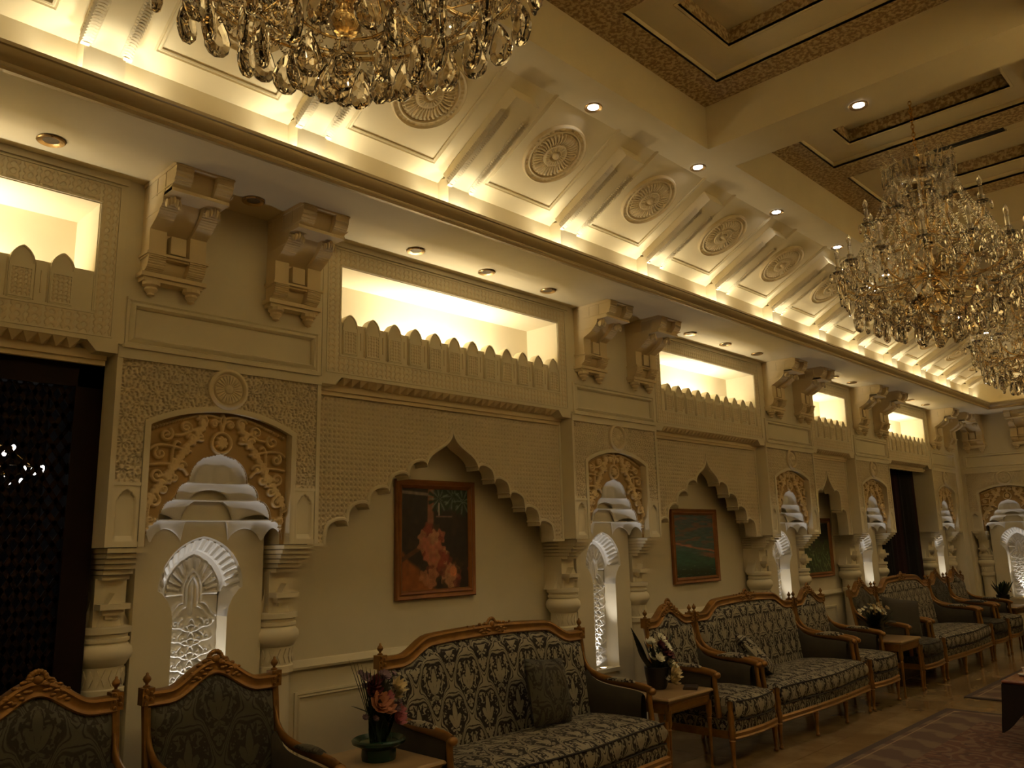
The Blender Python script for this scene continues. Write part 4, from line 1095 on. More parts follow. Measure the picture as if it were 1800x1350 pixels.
seating(CH, 'damask_green', (12.36, SY, 0), 0, 'gilded armchair next to the sofa by the curtained doorway', 'armchair', 'gilded armchairs')
seating(CH, 'damask_cream', (13.15, SY, 0), 0, 'gilded armchair closest to the corner of the room', 'armchair', 'gilded armchairs')
seating(CH, 'damask_cream', (FX-.62, 2.62, 0), -PI/2, 'gilded armchair with its back to the far wall', 'armchair', 'gilded armchairs')

def pillow(loc, rot, fab, label, s=.42):
    b = MB(); n = 16; P = []
    for side_ in (1, -1):
        P = []
        for i in range(n+1):
            row = []
            for j in range(n+1):
                u, v_ = 2*i/n-1, 2*j/n-1; t = (1-u**4)*(1-v_**4); pin = 1-.06*(u*u*v_*v_)+0.0
                k = 1-.05*(1-abs(u))*abs(v_)-.05*(1-abs(v_))*abs(u)
                row.append((u*s/2*k, side_*(.065*t**.55)*-1, v_*s/2*k))
            P.append(row)
        b.grid(P, flip=side_ < 0)
    o = obj('throw_pillow', b.mesh('throw_pillow', 70, uv=True), fab, None, loc, rot)
    return tag(o, label, 'pillow', 'throw pillows on the seating')
pillow((4.03, SY+.09, .680), (-.25, .10, .1), 'damask_green', 'dark throw pillow leaning on the back of the sofa under the flower painting', .40)
pillow((6.50, SY-.02, .64), (-.75, .25, .35), 'damask_cream', 'pale damask throw pillow slumped on the arm of the middle sofa', .38)
pillow((9.82, SY-.05, .68), (-.30, .15, -.7), 'dark_velvet', 'dark throw pillow on the armchair beside the pale flowers', .44)

# ------------------------------------------------------------------ side tables
TLEG = MB().lathe([(.009, 0), (.014, .006), (.014, .02), (.008, .03), (.010, .05), (.012, .20), (.015, .33), (.019, .345), (.014, .355), (.018, .37), (.022, .385), (.022, .47)], 12).mesh('table_leg', 40); TLEG.materials.append(MT['gilded_wood'])
def side_table(loc, label):
    t = empty('side_table', loc); h_ = .285
    b = MB()
    b.sweep([(0, 0)], [(0, 0), (1, 0)]) if False else None
    P = []
    for off, z in ((-.30, .548), (-.012, .548), (-.004, .543), (0, .534), (-.004, .526), (-.016, .522), (-.016, .515), (-.024, .510), (-.30, .510)):
        d = max(.001, h_+off); P.append([(-d, -d, z), (d, -d, z), (d, d, z), (-d, d, z)])
    me = b.grid(P, cv=True, flip=True).mesh('table_top', 30); fixn(me); obj('table_top', me, 'table_wood', t)
    a = MB(); q = h_-.03
    for s in (-1, 1): a.box(-q, q, s*q-.010, s*q+.010, .445, .512); a.box(s*q-.010, s*q+.010, -q, q, .445, .512)
    for s in (-1, 1): a.box(-q+.02, q-.02, s*q-.014, s*q+.014, .452, .458); a.box(-q+.02, q-.02, s*q-.014, s*q+.014, .495, .500)
    obj('apron', a, 'gilded_wood', t)
    for sx in (-1, 1):
        for sy in (-1, 1): obj('leg', TLEG, None, t, (sx*q, sy*q, 0))
    return tag(t, label, 'side table', 'gilded side tables')
T0, T1, T2, T3 = (2.577, 3.59, 0), (5.13, 3.60, 0), (9.07, 3.47, 0), (13.82, 3.55, 0)
side_table(T0, 'gilded side table carrying the dark green flower bowl'); side_table(T1, 'gilded side table carrying the white flower arrangement')
side_table(T2, 'gilded side table carrying the pale bunch of small flowers'); side_table(T3, 'gilded side table in the corner carrying dark foliage')
bk_ = MB().box(-.075, .075, -.05, .05, 0, .012).box(-.07, .07, -.046, .046, .002, .018)
tag(obj('booklet', bk_, 'dark_cover', None, (5.30, 3.43, .548), (0, 0, .5)), 'small dark booklet lying on the table with white flowers', 'book')

# ------------------------------------------------------------------ flowers
def flower_mesh(name, mat, r, petals, layers, cup):
    b = MB()
    for l in range(layers):
        rr = r*(1-.28*l)
        for p in range(petals):
            a = 2*PI*(p+.5*l)/petals; P = []
            for i in range(5):
                t = i/4; wd = rr*.42*math.sin(PI*(.12+.83*t)); q = rr*t; z = cup*rr*(t*t)*(1+.5*l)+.12*rr*l
                P.append([(q*math.cos(a)-sw*wd*math.sin(a), q*math.sin(a)+sw*wd*math.cos(a), z-abs(sw)*wd*.15) for sw in (-1, 0, 1)])
            b.grid(P)
    b.blob((0, 0, .10*r), r*.22, 6, 4)
    me = b.mesh(name, 60); me.materials.append(MT[mat]); return me
def leaf_blade(b, base, tip, wd, bend=.1, n=6):
    B, T = Vector(base), Vector(tip); d = T-B; s = d.cross(Vector((0, 0, 1)))
    s = s.normalized() if s.length > 1e-4 else Vector((1, 0, 0)); P = []
    for i in range(n+1):
        t = i/n; c = B+d*t+Vector((0, 0, -bend*t*t*d.length+bend*t*d.length)); q = wd*math.sin(PI*(.06+.9*t))
        P.append([tuple(c-s*q), tuple(c+Vector((0, 0, -q*.3))), tuple(c+s*q)])
    b.grid(P)
FM = {k: flower_mesh('flower', k, r, p, l, c) for k, r, p, l, c in (('white_petal', .045, 7, 2, .35), ('cream_petal', .045, 6, 3, .8), ('pink_petal', .038, 7, 3, .7), ('mauve_petal', .03, 9, 2, .5), ('peach_petal', .05, 7, 3, .7), ('maroon_petal', .04, 6, 3, .7))}
def bouquet(loc, vase, vmat, heads, leaves, stems_z, label, base_z):
    t = empty('flower_arrangement', loc)
    obj('vase', vase.mesh('vase', 40), vmat, t)
    lf = MB(); rr = random.Random(int(loc[0]*100))
    for (p, q, wd) in leaves: leaf_blade(lf, p, q, wd, .12)
    f = obj('foliage', lf.mesh('foliage', 60), 'leaf_green', t); f['kind'] = 'stuff'
    st = MB()
    for k, (x, y, z), s in heads:
        st.tube([(x*.15, y*.15, base_z), (x*.5, y*.5, (z+base_z)/2+.01), (x, y, z)], .0025, 5)
    g = obj('stems', st, 'dark_leaf', t)
    for k, (x, y, z), s in heads:
        d = Vector((x, y-.25, .25)).normalized(); o = obj('flower', FM[k], None, t, (x, y, z), d.to_track_quat('Z', 'Y').to_euler()); o.scale = (s, s, s)
    return tag(t, label, 'flowers', 'flower arrangements on the side tables')
rr = random.Random(11)
bowl = MB().lathe([(.001, .0), (.085, 0), (.088, .02), (.086, .055), (.10, .065), (.135, .082), (.138, .095), (.128, .102), (.10, .085), (.09, .09), (.001, .092)], 28)
H = [('maroon_petal', (-.05, -.02, .37), 1.1), ('maroon_petal', (-.06, -.03, .33), 1.2), ('peach_petal', (-.05, -.07, .27), 1.25), ('peach_petal', (-.01, -.08, .25), .9), ('cream_petal', (.08, -.04, .335), 1.1), ('cream_petal', (.075, -.03, .30), .9),
     ('pink_petal', (.08, -.06, .22), 1.0), ('pink_petal', (.06, -.08, .185), 1.1), ('mauve_petal', (.10, -.03, .235), 1.0), ('mauve_petal', (.05, -.07, .245), 1.0), ('mauve_petal', (.02, -.02, .40), 1.1), ('mauve_petal', (-.08, .0, .40), 1.0), ('pink_petal', (.01, -.06, .30), .9), ('mauve_petal', (.11, -.05, .19), 1.0)]
for i in range(14): H.append(('mauve_petal', (rr.uniform(-.1, .12), rr.uniform(-.08, .04), rr.uniform(.2, .43)), .6))
LV = [((-.03, .0, .1), (-.17+.018*i, .03-.012*i, .50-.010*i), .006) for i in range(10)]
LV += [((rr.uniform(-.05, .05), rr.uniform(-.05, .03), .09), (rr.uniform(-.07, .07), rr.uniform(-.08, .03), rr.uniform(.22, .30)), .02) for i in range(30)]
LV += [((0, 0, .2), (rr.uniform(-.14, .14), rr.uniform(-.1, .08), rr.uniform(.26, .42)), .018) for i in range(22)]
bouquet((2.655, 3.59, .548), bowl, 'green_bowl', H, LV, 0, 'mixed pink and cream flowers in a dark green bowl beside the near sofa', .15)
pot = MB().lathe([(.001, 0), (.06, 0), (.075, .03), (.085, .10), (.09, .15), (.085, .155), (.001, .14)], 20)
H = [('white_petal', (rr.uniform(-.10, .13), rr.uniform(-.10, .05), rr.uniform(.08, .36)), rr.uniform(.6, 1.05)) for i in range(30)]
H += [('cream_petal', (.05, -.11, .10), 1.3), ('cream_petal', (.02, -.12, .06), 1.1), ('maroon_petal', (.05, -.02, .33), 1.2), ('maroon_petal', (0, -.08, .25), 1.1), ('maroon_petal', (.08, -.06, .22), 1.1), ('maroon_petal', (-.03, -.06, .30), 1.0)]
LV = [((-.04, .02, .12), (-.22-.01*i, .05-.02*i, .44-.035*i), .022) for i in range(5)]+[((0, 0, .1), (rr.uniform(-.15, .15), rr.uniform(-.12, .1), rr.uniform(.15, .38)), .022) for i in range(20)]
bouquet((5.16, 3.62, .548), pot, 'black_pot', H, LV, 0, 'white flowers with dark leaves in a black pot on the middle table', .12)
H = [('cream_petal' if i % 3 else 'white_petal', (rr.uniform(-.17, .17), rr.uniform(-.12, .1), rr.uniform(.24, .33)), rr.uniform(.35, .6)) for i in range(50)]
LV = [((0, 0, .08), (rr.uniform(-.22, .22), rr.uniform(-.16, .12), rr.uniform(.10, .30)), .028) for i in range(90)]
bouquet((8.97, 3.50, .548), pot, 'black_pot', H, LV, 0, 'bunch of small pale flowers on the table beyond the middle sofa', .10)
H = [('mauve_petal', (rr.uniform(-.14, .14), rr.uniform(-.1, .1), rr.uniform(.15, .3)), .7) for i in range(8)]
LV = [((0, 0, .08), (rr.uniform(-.2, .2), rr.uniform(-.15, .12), rr.uniform(.10, .36)), .025) for i in range(46)]
bouquet((13.82, 3.50, .548), pot, 'black_pot', H, LV, 0, 'dark leafy arrangement on the corner table near the far wall', .10)

# ------------------------------------------------------------------ paintings
def vnoise(U, V, sc, seed):
    g = np.random.default_rng(seed).random((40, 40)); x = U*sc % 39; y = V*sc % 39; i = x.astype(int); j = y.astype(int); fx, fy = x-i, y-j
    fx = fx*fx*(3-2*fx); fy = fy*fy*(3-2*fy)
    return g[i, j]*(1-fx)*(1-fy)+g[i+1, j]*fx*(1-fy)+g[i, j+1]*(1-fx)*fy+g[i+1, j+1]*fx*fy
def lay(C, m, col):
    m = np.clip(m, 0, 1)[..., None]; return C*(1-m)+np.array(col)*m
def ss(x, a, b_): t = np.clip((x-a)/(b_-a), 0, 1); return t*t*(3-2*t)
def art_flowers(U, V):
    n = vnoise(U, V, 9, 1); n2 = vnoise(U, V, 24, 2); C = np.ones(U.shape+(3,))*np.array((.022, .014, .012))
    C = lay(C, ss(n, .5, .9)*.5, (.05, .025, .02))
    C = lay(C, ss(.34-.75*U-V+.08*n, -.02, .05)*1.0, (.26, .085, .025)); C = lay(C, ss(.03-np.abs(V-(.30+.42*U)), 0, .012)*(U < .45), (.10, .04, .02))
    C = lay(C, ss(.055-np.abs(U-.42-.03*(V-.8)), 0, .02)*ss(V, .60, .68), (.24, .10, .06)); C = lay(C, ss(.02-np.abs(V-.96+.05*U), 0, .01)*(U < .45), (.22, .17, .14))
    C = lay(C, ss(U, .45, .5)*ss(V, .76, .82)*.8, (.05, .07, .06))
    for cx, cy in ((.55, .90), (.76, .93), (.92, .88)):
        th = np.arctan2(V-cy, (U-cx)*.9); r = np.hypot((U-cx)*.9, V-cy); C = lay(C, ss(np.cos(th*9+4*r), .1, .5)*ss(.17-r, 0, .03), (.012, .028, .014))
        C = lay(C, ss(np.cos(th*9+3), .75, .95)*ss(.15-r, 0, .03)*.8, (.16, .21, .17))
    C = lay(C, ss(.012-np.abs(U-.545), 0, .006)*(V > .73)*(V < .86), (.35, .30, .28)); C = lay(C, ss(.008-np.abs(V-.72), 0, .004)*(U > .5)*(U < .75), (.2, .12, .09))
    g = np.random.default_rng(3)
    for i in range(70):
        t = g.random()**.8; cx = .47+.05*np.sin(i)+.26*(t-.25)*(t > .2)+g.normal(0, .05+.09*t); cy = .58-.54*t+g.normal(0, .03); R = .055+.04*g.random()
        col = [(.40, .17, .09), (.42, .14, .09), (.24, .05, .035), (.46, .24, .13), (.14, .03, .025), (.05, .03, .015)][i % 6]
        th = np.arctan2(V-cy, U-cx); r = np.hypot((U-cx), (V-cy)*1.1)*(1+.18*np.cos(5*th+i)); C = lay(C, ss(R-r, 0, .014)*(.55+.45*np.cos(r*150)**2), col)
    C = lay(C, ss(.06-np.hypot(U-.76, V-.17), 0, .012)*(.6+.4*np.cos(np.hypot(U-.76, V-.17)*160)**2), (.80, .30, .14))
    return C*(.75+.5*n2[..., None])
def art_sea(U, V):
    n = vnoise(U*.6, V*3, 9, 5); n2 = vnoise(U*.5, V*4, 22, 6); C = np.ones(U.shape+(3,))*np.array((.06, .12, .12))
    C = lay(C, ss(V, .55, .95), (.07, .11, .13)); C = lay(C, ss(n+.25*n2, .62, .85)*ss(V, .45, .6)*.8, (.20, .10, .08)); C = lay(C, ss(n2, .7, .95)*ss(V, .5, .7)*.5, (.16, .08, .06))
    sh = .44-.16*U
    C = lay(C, ss(sh-V+.03*n, 0, .03), (.03, .10, .085)); C = lay(C, ss(.02-np.abs(V-.52+.13*U-.03*n), 0, .012), (.42, .16, .11)); C = lay(C, ss(.5-V-.12*U, 0, .04)*ss(U, .5, .9)*(V > sh), (.26, .11, .08))
    C = lay(C, ss(.26-V, 0, .2), (.006, .022, .016)); C = lay(C, ss(n2, .85, .95)*ss(.3-V, 0, .05)*.6, (.15, .22, .16))
    return C*(.75+.5*n2[..., None])
def art_garden(U, V):
    n = vnoise(U, V, 8, 8); n2 = vnoise(U, V, 26, 9); C = np.ones(U.shape+(3,))*np.array((.012, .016, .014)); C = lay(C, ss(V-.84-.15*U, 0, .05), (.20, .20, .20))
    C = lay(C, ss(.80-V-.2*U+.2*n, 0, .06), (.016, .018, .02)); C = lay(C, ss(.5-V+.3*n, 0, .1), (.02, .05, .018)); C = lay(C, ss(np.cos((U+V*.7)*40+6*n), .5, .9)*ss(.45-V, 0, .1), (.10, .18, .07)); C = lay(C, ss(n2, .8, .95)*ss(.6-V, 0, .1), (.22, .25, .16))
    return C*(.7+.6*n2[..., None])
def painting(x0_, x1_, z0_, z1_, fn, label):
    t = empty('framed_painting', ((x0_+x1_)/2, WY+.38, (z0_+z1_)/2)); w_, h_ = (x1_-x0_)/2, (z1_-z0_)/2; f_ = .062
    b = MB(); b.sweep([(.004, 0), (.030, .0), (.036, -.008), (.030, -.016), (.026, -.030), (.034, -.040), (.026, -.052), (.014, -.062), (.004, -.062)], [(-w_, -h_), (w_, -h_), (w_, h_), (-w_, h_)], closed=True) if False else None
    b.sweep([(.004, 0), (.030, .0), (.036, .008), (.030, .016), (.026, .030), (.034, .040), (.026, .052), (.014, .062), (.004, .062)], [(-w_, -h_), (w_, -h_), (w_, h_), (-w_, h_)], closed=True)
    me = b.mesh('picture_frame', 40); fixn(me); obj('picture_frame', me, 'frame_wood', t)
    wi, hi = w_-f_+.004, h_-f_+.004; nu, nv = 110, int(110*hi/wi)
    U, V = np.meshgrid(np.linspace(0, 1, nu), np.linspace(0, 1, nv)); C = np.clip(fn(U, V), 0, 1)
    P = [[(-wi+2*wi*U[j, i], -.014, -hi+2*hi*V[j, i]) for i in range(nu)] for j in range(nv)]
    me = MB().grid(P).mesh('canvas'); at = me.attributes.new('paint', 'FLOAT_COLOR', 'POINT')
    at.data.foreach_set('color', np.concatenate([C.reshape(-1, 3), np.ones((nu*nv, 1))], 1).ravel())
    obj('canvas', me, 'oil_paint', t); obj('backing', MB().box(-w_+.02, w_-.02, -.012, -.002, -h_+.02, h_-.02), 'dark_lattice_wood', t)
    return tag(t, label, 'painting', 'framed paintings in the arches')
painting(3.462, 4.195, 1.242, 2.062, art_flowers, 'framed painting of pink flowers and palms in the widest arch')
painting(6.80, 7.64, 1.18, 1.905, art_sea, 'framed seascape painting with a red evening sky in the second arch')
painting(9.56, 10.42, 1.11, 1.83, art_garden, 'framed painting of green foliage in the narrow arch')

# ------------------------------------------------------------------ chandeliers
def drop_mesh(name, w_, h_, d, n=12):
    out_ = []
    for i in range(n):
        a = 2*PI*i/n-PI/2; r = 1-.0*math.sin(a); x = w_/2*math.cos(a); z = -h_*.62+h_*.38*math.sin(a)
        if math.sin(a) > 0: x *= (1-.72*math.sin(a)**1.6); z = -h_*.62+h_*.62*math.sin(a)**1.0
        out_.append((x, z))
    V = []; zc = -h_*.6
    for y, k in ((0, 1.0), (-d*.32, .90), (-d*.5, .50), (d*.32, .90), (d*.5, .50)):
        V += [(x*k, y, zc+(z-zc)*k) for x, z in out_]
    F = []
    for A, B, fl in ((0, 1, 0), (1, 2, 0), (0, 3, 1), (3, 4, 1)):
        for i in range(n):
            q = (A*n+i, A*n+(i+1) % n, B*n+(i+1) % n, B*n+i); F.append(q if not fl else q[::-1])
    F.append(tuple(2*n+i for i in range(n))); F.append(tuple(4*n+i for i in range(n))[::-1])
    b = MB().add(V, F); me = b.mesh(name); fixn(me); me.materials.append(MT['crystal']); return me
DROP = drop_mesh('crystal_drop', .090, .148, .036); DROPS = drop_mesh('crystal_drop_small', .036, .075, .020, 10); SPEAR = drop_mesh('crystal_spear', .030, .14, .022, 8)
def beads(b, path, r, step):
    pts = [Vector(p) for p in path]; L = 0; nxt = 0
    for p, q in zip(pts[:-1], pts[1:]):
        d = (q-p).length
        while nxt <= L+d:
            c = p+(q-p)*((nxt-L)/d if d else 0)
            b.add([(c.x+r, c.y, c.z), (c.x-r, c.y, c.z), (c.x, c.y+r, c.z), (c.x, c.y-r, c.z), (c.x, c.y, c.z+r), (c.x, c.y, c.z-r)], [(0, 2, 4), (2, 1, 4), (1, 3, 4), (3, 0, 4), (2, 0, 5), (1, 2, 5), (3, 1, 5), (0, 3, 5)]); nxt += step
        L += d
def cat_(p, q, sag, n=12):
    return [(p[0]+(q[0]-p[0])*t, p[1]+(q[1]-p[1])*t, p[2]+(q[2]-p[2])*t-sag*4*t*(1-t)) for t in np.linspace(0, 1, n)]
CH_M = {}
NA, NB_ = 14, 8
def pol(r, a, z): return (r*math.cos(a), r*math.sin(a), z)
def chandelier_meshes():
    st = MB().lathe([(.001, .12), (.03, .13), (.045, .16), (.03, .20), (.02, .22), (.05, .26), (.16, .33), (.19, .36), (.18, .38), (.06, .42), (.035, .46), (.05, .50), (.075, .54), (.05, .58), (.028, .62), (.024, .72), (.045, .78), (.06, .82), (.035, .86), (.02, .92),
        (.022, 1.02), (.04, 1.08), (.05, 1.12), (.025, 1.17), (.016, 1.22), (.016, 1.40), (.04, 1.44), (.02, 1.48), (.010, 1.52)], 20)
    CH_M['stem'] = st.mesh('stem', 50)
    CH_M['crown_dish'] = MB().lathe([(.02, 1.30), (.12, 1.31), (.19, 1.345), (.215, 1.38), (.205, 1.385), (.12, 1.335), (.02, 1.325)], 28).mesh('crown_dish', 50)
    CH_M['upper_dish'] = MB().lathe([(.02, 1.10), (.10, 1.11), (.155, 1.14), (.15, 1.15), (.02, 1.12)], 24).mesh('upper_dish', 50)
    for r, z in ((.53, .40), (.40, .31), (.27, .25), (.14, .21)): CH_M['ring%d' % int(r*100)] = MB().tube([pol(r, 2*PI*i/48, z) for i in range(48)], .005, 6, closed=True).mesh('basket_ring', 50)
    CH_M['rib'] = MB().tube([(.10, 0, .34), (.27, 0, .25), (.40, 0, .31), (.53, 0, .40)], .003, 5).mesh('basket_rib', 50)
    CH_M['frond'] = MB().tube([(.13, 0, 1.33), (.20, 0, 1.42), (.24, 0, 1.46), (.25, 0, 1.43)], .005, 5).mesh('crown_frond', 50)
    def arm(r1, z0, z1, dip):
        a_ = MB().tube([tuple(p) for p in [(x, 0, z) for x, z in bez((.05, z0), (r1*.45, z0-dip*2.2), (r1*1.05, z0-dip*1.6), (r1, z1), 16)]], .010, 8)
        a_.tube([(x, 0, z) for x, z in bez((.06, z0+.03), (r1*.25, z0+.14), (r1*.45, z0+.10), (r1*.42, z0-.02), 10)], .006, 6); return a_.mesh('arm', 50)
    CH_M['arm'] = arm(.62, .56, .60, .085); CH_M['arm_up'] = arm(.40, .88, .93, .06)
    CH_M['cup'] = MB().lathe([(.012, -.02), (.02, -.01), (.018, .0), (.040, .012), (.046, .020), (.041, .022), (.02, .012), (.018, .03), (.024, .05), (.024, .06), (.001, .06)], 18).mesh('bobeche', 50)
    CH_M['candle'] = MB().lathe([(.014, .05), (.014, .13), (.010, .132), (.012, .145), (.018, .165), (.014, .19), (.001, .215)], 12).mesh('candle_bulb', 50)
    bd = MB()
    for i in range(NA):
        a = 2*PI*i/NA; a2 = 2*PI*(i+1)/NA
        beads(bd, cat_(pol(.20, a, 1.34), pol(.64, a, .64), .16), .009, .021); beads(bd, cat_(pol(.62, a, .60), pol(.62, a2, .60), .07), .009, .021)
        beads(bd, cat_(pol(.62, a, .57), pol(.53, a, .42), .02), .008, .019)
    for i in range(NB_):
        a = 2*PI*i/NB_; a2 = 2*PI*(i+1)/NB_
        beads(bd, cat_(pol(.21, a, 1.38), pol(.21, a2, 1.38), .05), .008, .019); beads(bd, cat_(pol(.40, a, .92), pol(.40, a2, .92), .08), .009, .021); beads(bd, cat_(pol(.15, a, 1.14), pol(.39, a, .95), .05), .009, .021)
    for i in range(20):
        a = 2*PI*i/20; beads(bd, [pol(.215, a, 1.37), pol(.215, a, 1.37-.10-.05*(i % 2))], .010, .021); beads(bd, cat_(pol(.25, a, 1.43), pol(.155, a, 1.14), .04), .010, .022); beads(bd, cat_(pol(.155, a, 1.13), pol(.10, a, .80), .03), .010, .022); beads(bd, cat_(pol(.62, a, .62), pol(.40, a, .94), .10), .010, .022); beads(bd, cat_(pol(.40, a, .92), pol(.12, a, .60), .06), .010, .022)
        beads(bd, cat_(pol(.62, a, .58), pol(.30, a, .36), .04), .010, .022)
    for i in range(24):
        a = 2*PI*i/24
        beads(bd, cat_(pol(.53, a, .40), pol(.40, a, .31), .03), .008, .019); beads(bd, cat_(pol(.40, a, .31), pol(.27, a, .25), .03), .008, .019); beads(bd, cat_(pol(.27, a, .25), pol(.14, a, .21), .02), .008, .019)
        beads(bd, cat_(pol(.53, a, .40), pol(.53, 2*PI*(i+1)/24, .40), .035), .008, .018)
    CH_M['beads'] = bd.mesh('bead_strings')
    CH_M['canopy'] = MB().lathe([(.001, 0), (.06, .0), (.065, -.012), (.04, -.04), (.012, -.055), (.008, -.07)], 18).mesh('ceiling_canopy', 50)
    CH_M['ball'] = MB().blob((0, 0, .035), .034, 10, 8).mesh('finial_ball')
    for k, m_ in (('stem', 'amber_glass'), ('crown_dish', 'crystal'), ('upper_dish', 'crystal'), ('ring53', 'amber_glass'), ('ring40', 'amber_glass'), ('ring27', 'amber_glass'), ('ring14', 'amber_glass'), ('rib', 'amber_glass'), ('frond', 'crystal'), ('arm', 'amber_glass'), ('arm_up', 'amber_glass'), ('cup', 'crystal'), ('candle', 'candle_glass'), ('beads', 'crystal'), ('canopy', 'gold_metal'), ('ball', 'crystal')): CH_M[k].materials.append(MT[m_])
chandelier_meshes()
def chandelier(x, y, z, ztop, label, a_off=0.0):
    t = empty('chandelier', (x, y, z)); R = random.Random(int(x*10))
    obj('stem', CH_M['stem'], None, t); obj('crown_dish', CH_M['crown_dish'], None, t); obj('upper_dish', CH_M['upper_dish'], None, t)
    for q in (53, 40, 27, 14): obj('basket_ring', CH_M['ring%d' % q], None, t)
    for q in range(12): obj('basket_rib', CH_M['rib'], None, t, (0, 0, 0), (0, 0, PI*q/6)); obj('crown_frond', CH_M['frond'], None, t, (0, 0, 0), (0, 0, PI*q/6))
    obj('ceiling_canopy', CH_M['canopy'], None, t, (0, 0, ztop-z))
    ch = MB(); n = int((ztop-z-1.50)/.032)
    for i in range(n):
        zz = 1.50+.032*i; ch.tube([((.011*math.cos(q*PI/4) if i % 2 else 0), (0 if i % 2 else .011*math.cos(q*PI/4)), zz+.022*math.sin(q*PI/4)+.016) for q in range(8)], .003, 5, closed=True)
    obj('chain', ch, 'gold_metal', t)
    o = obj('bead_strings', CH_M['beads'], None, t, (0, 0, 0), (0, 0, a_off)); o['kind'] = 'stuff'
    obj('finial_ball', CH_M['ball'], None, t)
    for i in range(NA):
        a = 2*PI*i/NA+a_off; ar = obj('arm', CH_M['arm'], None, t, (0, 0, 0), (0, 0, a))
        obj('bobeche', CH_M['cup'], None, ar, (.62, 0, .62)); obj('candle_bulb', CH_M['candle'], None, ar, (.62, 0, .62))
        for q in range(4):
            b_ = 2*PI*q/4+a; p = pol(.62, a, .60); obj('crystal_drop_small', DROPS, None, t, (p[0]+.055*math.cos(b_), p[1]+.055*math.sin(b_), .635), (0, 0, b_+PI/2))
        obj('crystal_spear', SPEAR, None, t, pol(.60, a, .50), (0, 0, a+PI/2))
    for i in range(NB_):
        a = 2*PI*(i+.5)/NB_+a_off; ar = obj('arm', CH_M['arm_up'], None, t, (0, 0, 0), (0, 0, a)); obj('bobeche', CH_M['cup'], None, ar, (.40, 0, .95)); obj('candle_bulb', CH_M['candle'], None, ar, (.40, 0, .95))
        for q in range(3):
            b_ = 2*PI*q/3+a; p = pol(.40, a, 0); obj('crystal_drop_small', DROPS, None, t, (p[0]+.055*math.cos(b_), p[1]+.055*math.sin(b_), .965), (0, 0, b_+PI/2))
    for i in range(NA):
        a = 2*PI*i/NA+a_off
        for t_ in (.15, .35, .55, .75, .92):
            r_ = .20+.42*t_; z_ = 1.34-.70*t_-.64*t_*(1-t_); obj('crystal_drop_small', DROPS, None, t, pol(r_, a, z_), (0, 0, a+R.uniform(0, 3)))
    for r, zz, n_, me in ((.14, .20, 7, DROP), (.27, .235, 13, DROP), (.40, .29, 18, DROP), (.53, .375, 22, DROP), (.21, 1.36, 16, DROPS), (.15, 1.13, 12, DROPS), (.17, .345, 10, DROPS), (.60, .50, 26, DROPS), (.47, .47, 22, DROPS), (.33, .42, 16, DROPS), (.30, .80, 16, DROPS), (.44, .70, 20, DROPS), (.12, .70, 8, SPEAR), (.62, .56, 28, SPEAR), (.24, 1.40, 16, SPEAR)):
        for i in range(n_):
            a = 2*PI*(i+R.uniform(-.15, .15))/n_+a_off; obj(me.name.split('.')[0], me, None, t, pol(r, a, zz+R.uniform(-.02, .02)), (0, 0, a+PI/2+R.uniform(-.5, .5)))
    return tag(t, label, 'chandelier', 'gold and crystal chandeliers')
CYY = 1.735
ZP = CZ+CF_D+.055
chandelier(1.15, CYY, 2.875, ZP, 'large crystal chandelier hanging closest to the viewer, cut off by the top edge', .1)
chandelier(6.155, CYY, 2.89, ZP+.12, 'gold crystal chandelier hanging whole beside the ceiling beam', .25)
chandelier(9.45, CYY, 2.87, ZP+.12, 'farthest gold crystal chandelier, half hidden behind the one in front', .05)
# lit crystal lamp in the dark room behind the lattice
def far_lamp():
    t = empty('crystal_lamp', (1.30, WY+2.2, 2.20))
    obj('stem', MB().lathe([(.001, -.20), (.03, -.18), (.05, -.10), (.02, .0), (.015, .9), (.001, .98)], 12).mesh('stem', 50), 'gold_metal', t)
    rg = MB()
    for r, z in ((.46, -.02), (.28, .12)): rg.tube([pol(r, 2*PI*i/32, z) for i in range(32)], .008, 6, closed=True)
    for i in range(8): rg.tube([(0, 0, .12), pol(.28, PI*i/4, .12), pol(.46, PI*i/4, -.02)], .005, 5)
    obj('ring_frame', rg, 'gold_metal', t); R = random.Random(2)
    bm_ = MB().blob((0, 0, -.03), .015, 7, 5, (1, 1, 1.4)).mesh('glowing_crystal', 60); bm_.materials.append(MT['bulb_far'])
    cm_ = drop_mesh('crystal_drop_far', .05, .08, .025, 8)
    for i in range(26): a = 2*PI*i/26; obj('glowing_crystal' if i % 3 else 'crystal_drop', bm_ if i % 3 else cm_, None, t, pol(.46, a, -.02+R.uniform(-.03, .05)))
    for i in range(16): a = 2*PI*i/16; obj('glowing_crystal' if i % 2 else 'crystal_drop', bm_ if i % 2 else cm_, None, t, pol(.28, a, .12+R.uniform(-.03, .05)))
    for i in range(12): a = 2*PI*i/12; obj('glowing_crystal', bm_, None, t, pol(.18+.1*(i % 2), a, -.12+R.uniform(-.06, .06)))
    return tag(t, 'lit crystal lamp glimpsed through the dark lattice door', 'lamp')
far_lamp()

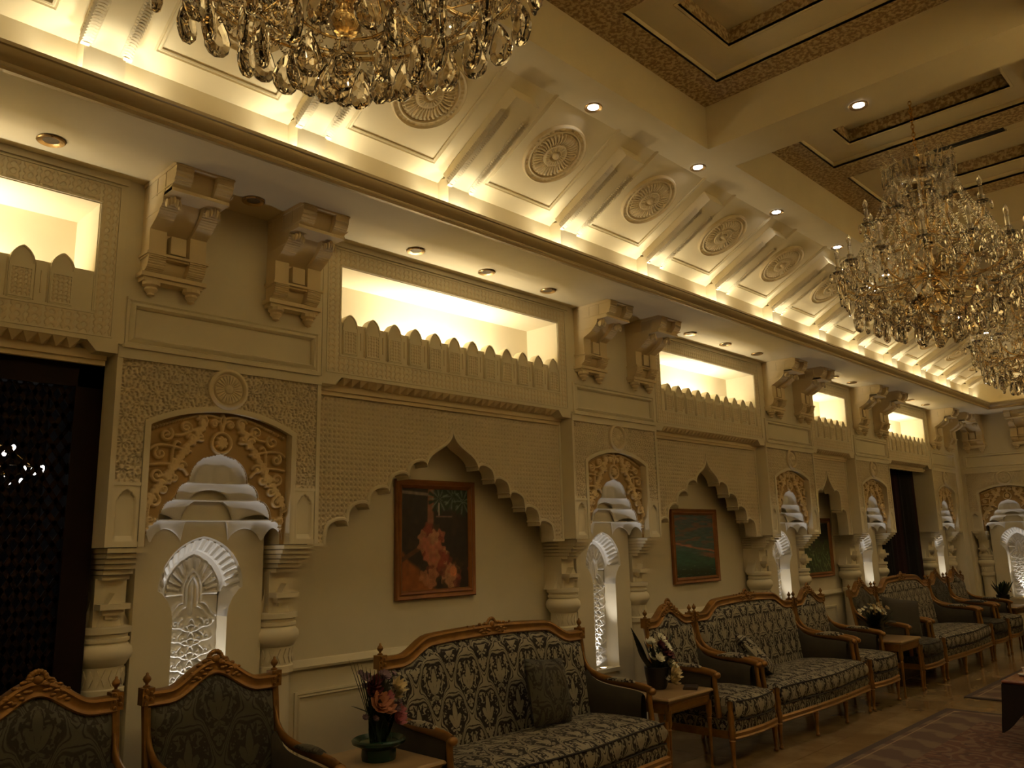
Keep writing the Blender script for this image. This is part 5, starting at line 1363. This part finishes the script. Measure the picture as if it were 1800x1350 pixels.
# ------------------------------------------------------------------ coffee table
def coffee_table():
    x0_, x1_, y0_, y1_ = 7.22, 8.25, .95, 1.92; t = empty('coffee_table', ((x0_+x1_)/2, (y0_+y1_)/2, 0)); w_, d = (x1_-x0_)/2, (y1_-y0_)/2
    P = []
    for off, z in ((-.3, .50), (-.015, .50), (-.004, .495), (0, .487), (-.004, .478), (-.02, .47), (-.02, .40), (-.05, .395), (-.3, .395)):
        P.append([(-w_-off, -d-off, z), (w_+off, -d-off, z), (w_+off, d+off, z), (-w_-off, d+off, z)])
    P = [[(sx*(w_+off), sy*(d+off), z) for sx, sy in ((-1, -1), (1, -1), (1, 1), (-1, 1))] for off, z in ((-.3, .50), (-.015, .50), (-.004, .495), (0, .487), (-.004, .478), (-.02, .47), (-.02, .40), (-.05, .395), (-.3, .395))]
    me = MB().grid(P, cv=True).add([(-w_+.3, -d+.3, .50), (w_-.3, -d+.3, .50), (w_-.3, d-.3, .50), (-w_+.3, d-.3, .50)], [(0, 1, 2, 3)]).mesh('table_top', 30); fixn(me); obj('table_top', me, 'red_wood', t)
    lg = MB().lathe([(.028, 0), (.04, .01), (.035, .04), (.022, .07), (.03, .20), (.05, .30), (.055, .36), (.05, .41)], 14).mesh('leg', 45); lg.materials.append(MT['red_wood'])
    for sx in (-1, 1):
        for sy in (-1, 1): obj('leg', lg, None, t, (sx*(w_-.12), sy*(d-.12), .0125))
    tag(t, 'reddish wooden coffee table with a dark cloth hanging from it', 'coffee table')
    # cloth skirt hanging from under the top, longest at the corners
    n = 160; per = []
    for i in range(n):
        s = i/n*4; k = int(s); f_ = s-k
        cs_ = [(-w_, -d), (w_, -d), (w_, d), (-w_, d)]; a, b_ = cs_[k], cs_[(k+1) % 4]; per.append((a[0]+(b_[0]-a[0])*f_, a[1]+(b_[1]-a[1])*f_, f_))
    P = []
    for lv in range(7):
        q = lv/6; row = []
        for i, (x, y, f_) in enumerate(per):
            e = min(f_, 1-f_); drop = .14+.20*max(0, 1-e/.19)**.9+.012*math.sin(i*.9); sw = q*(.012+.022*math.sin(i*.55)+.03*max(0, 1-e/.15)); L_ = math.hypot(x, y)
            row.append((x*(1+sw/ L_)-0, y*(1+sw/L_), .472-drop*q))
        P.append(row)
    b2 = MB().grid(P, cv=True); Pi = [[(x*.985, y*.985, z) for x, y, z in r] for r in P]; b2.grid(Pi, cv=True, flip=True)
    o = obj('table_skirt', b2.mesh('table_skirt', 60), 'black_cloth', None, ((x0_+x1_)/2, (y0_+y1_)/2, 0)); tag(o, 'black cloth hanging in points round the coffee table', 'tablecloth')
coffee_table()
cup = empty('tea_cup', (7.52, 1.80, .50)); obj('bowl', MB().lathe([(.001, .012), (.02, .012), (.035, .03), (.042, .062), (.045, .064), (.040, .06), (.03, .025), (.001, .016)], 20).mesh('bowl', 50), 'porcelain', cup)
obj('saucer', MB().lathe([(.001, 0), (.035, 0), (.07, .012), (.072, .015), (.035, .008), (.001, .008)], 24).mesh('saucer', 50), 'porcelain', cup)
obj('handle', MB().tube([(.040+.018*math.sin(q*PI/8), 0, .055-.03*q/8) for q in range(9)], .004, 6).mesh('handle', 60), 'porcelain', cup)
tag(cup, 'small white tea cup on a saucer at the coffee table edge', 'cup')
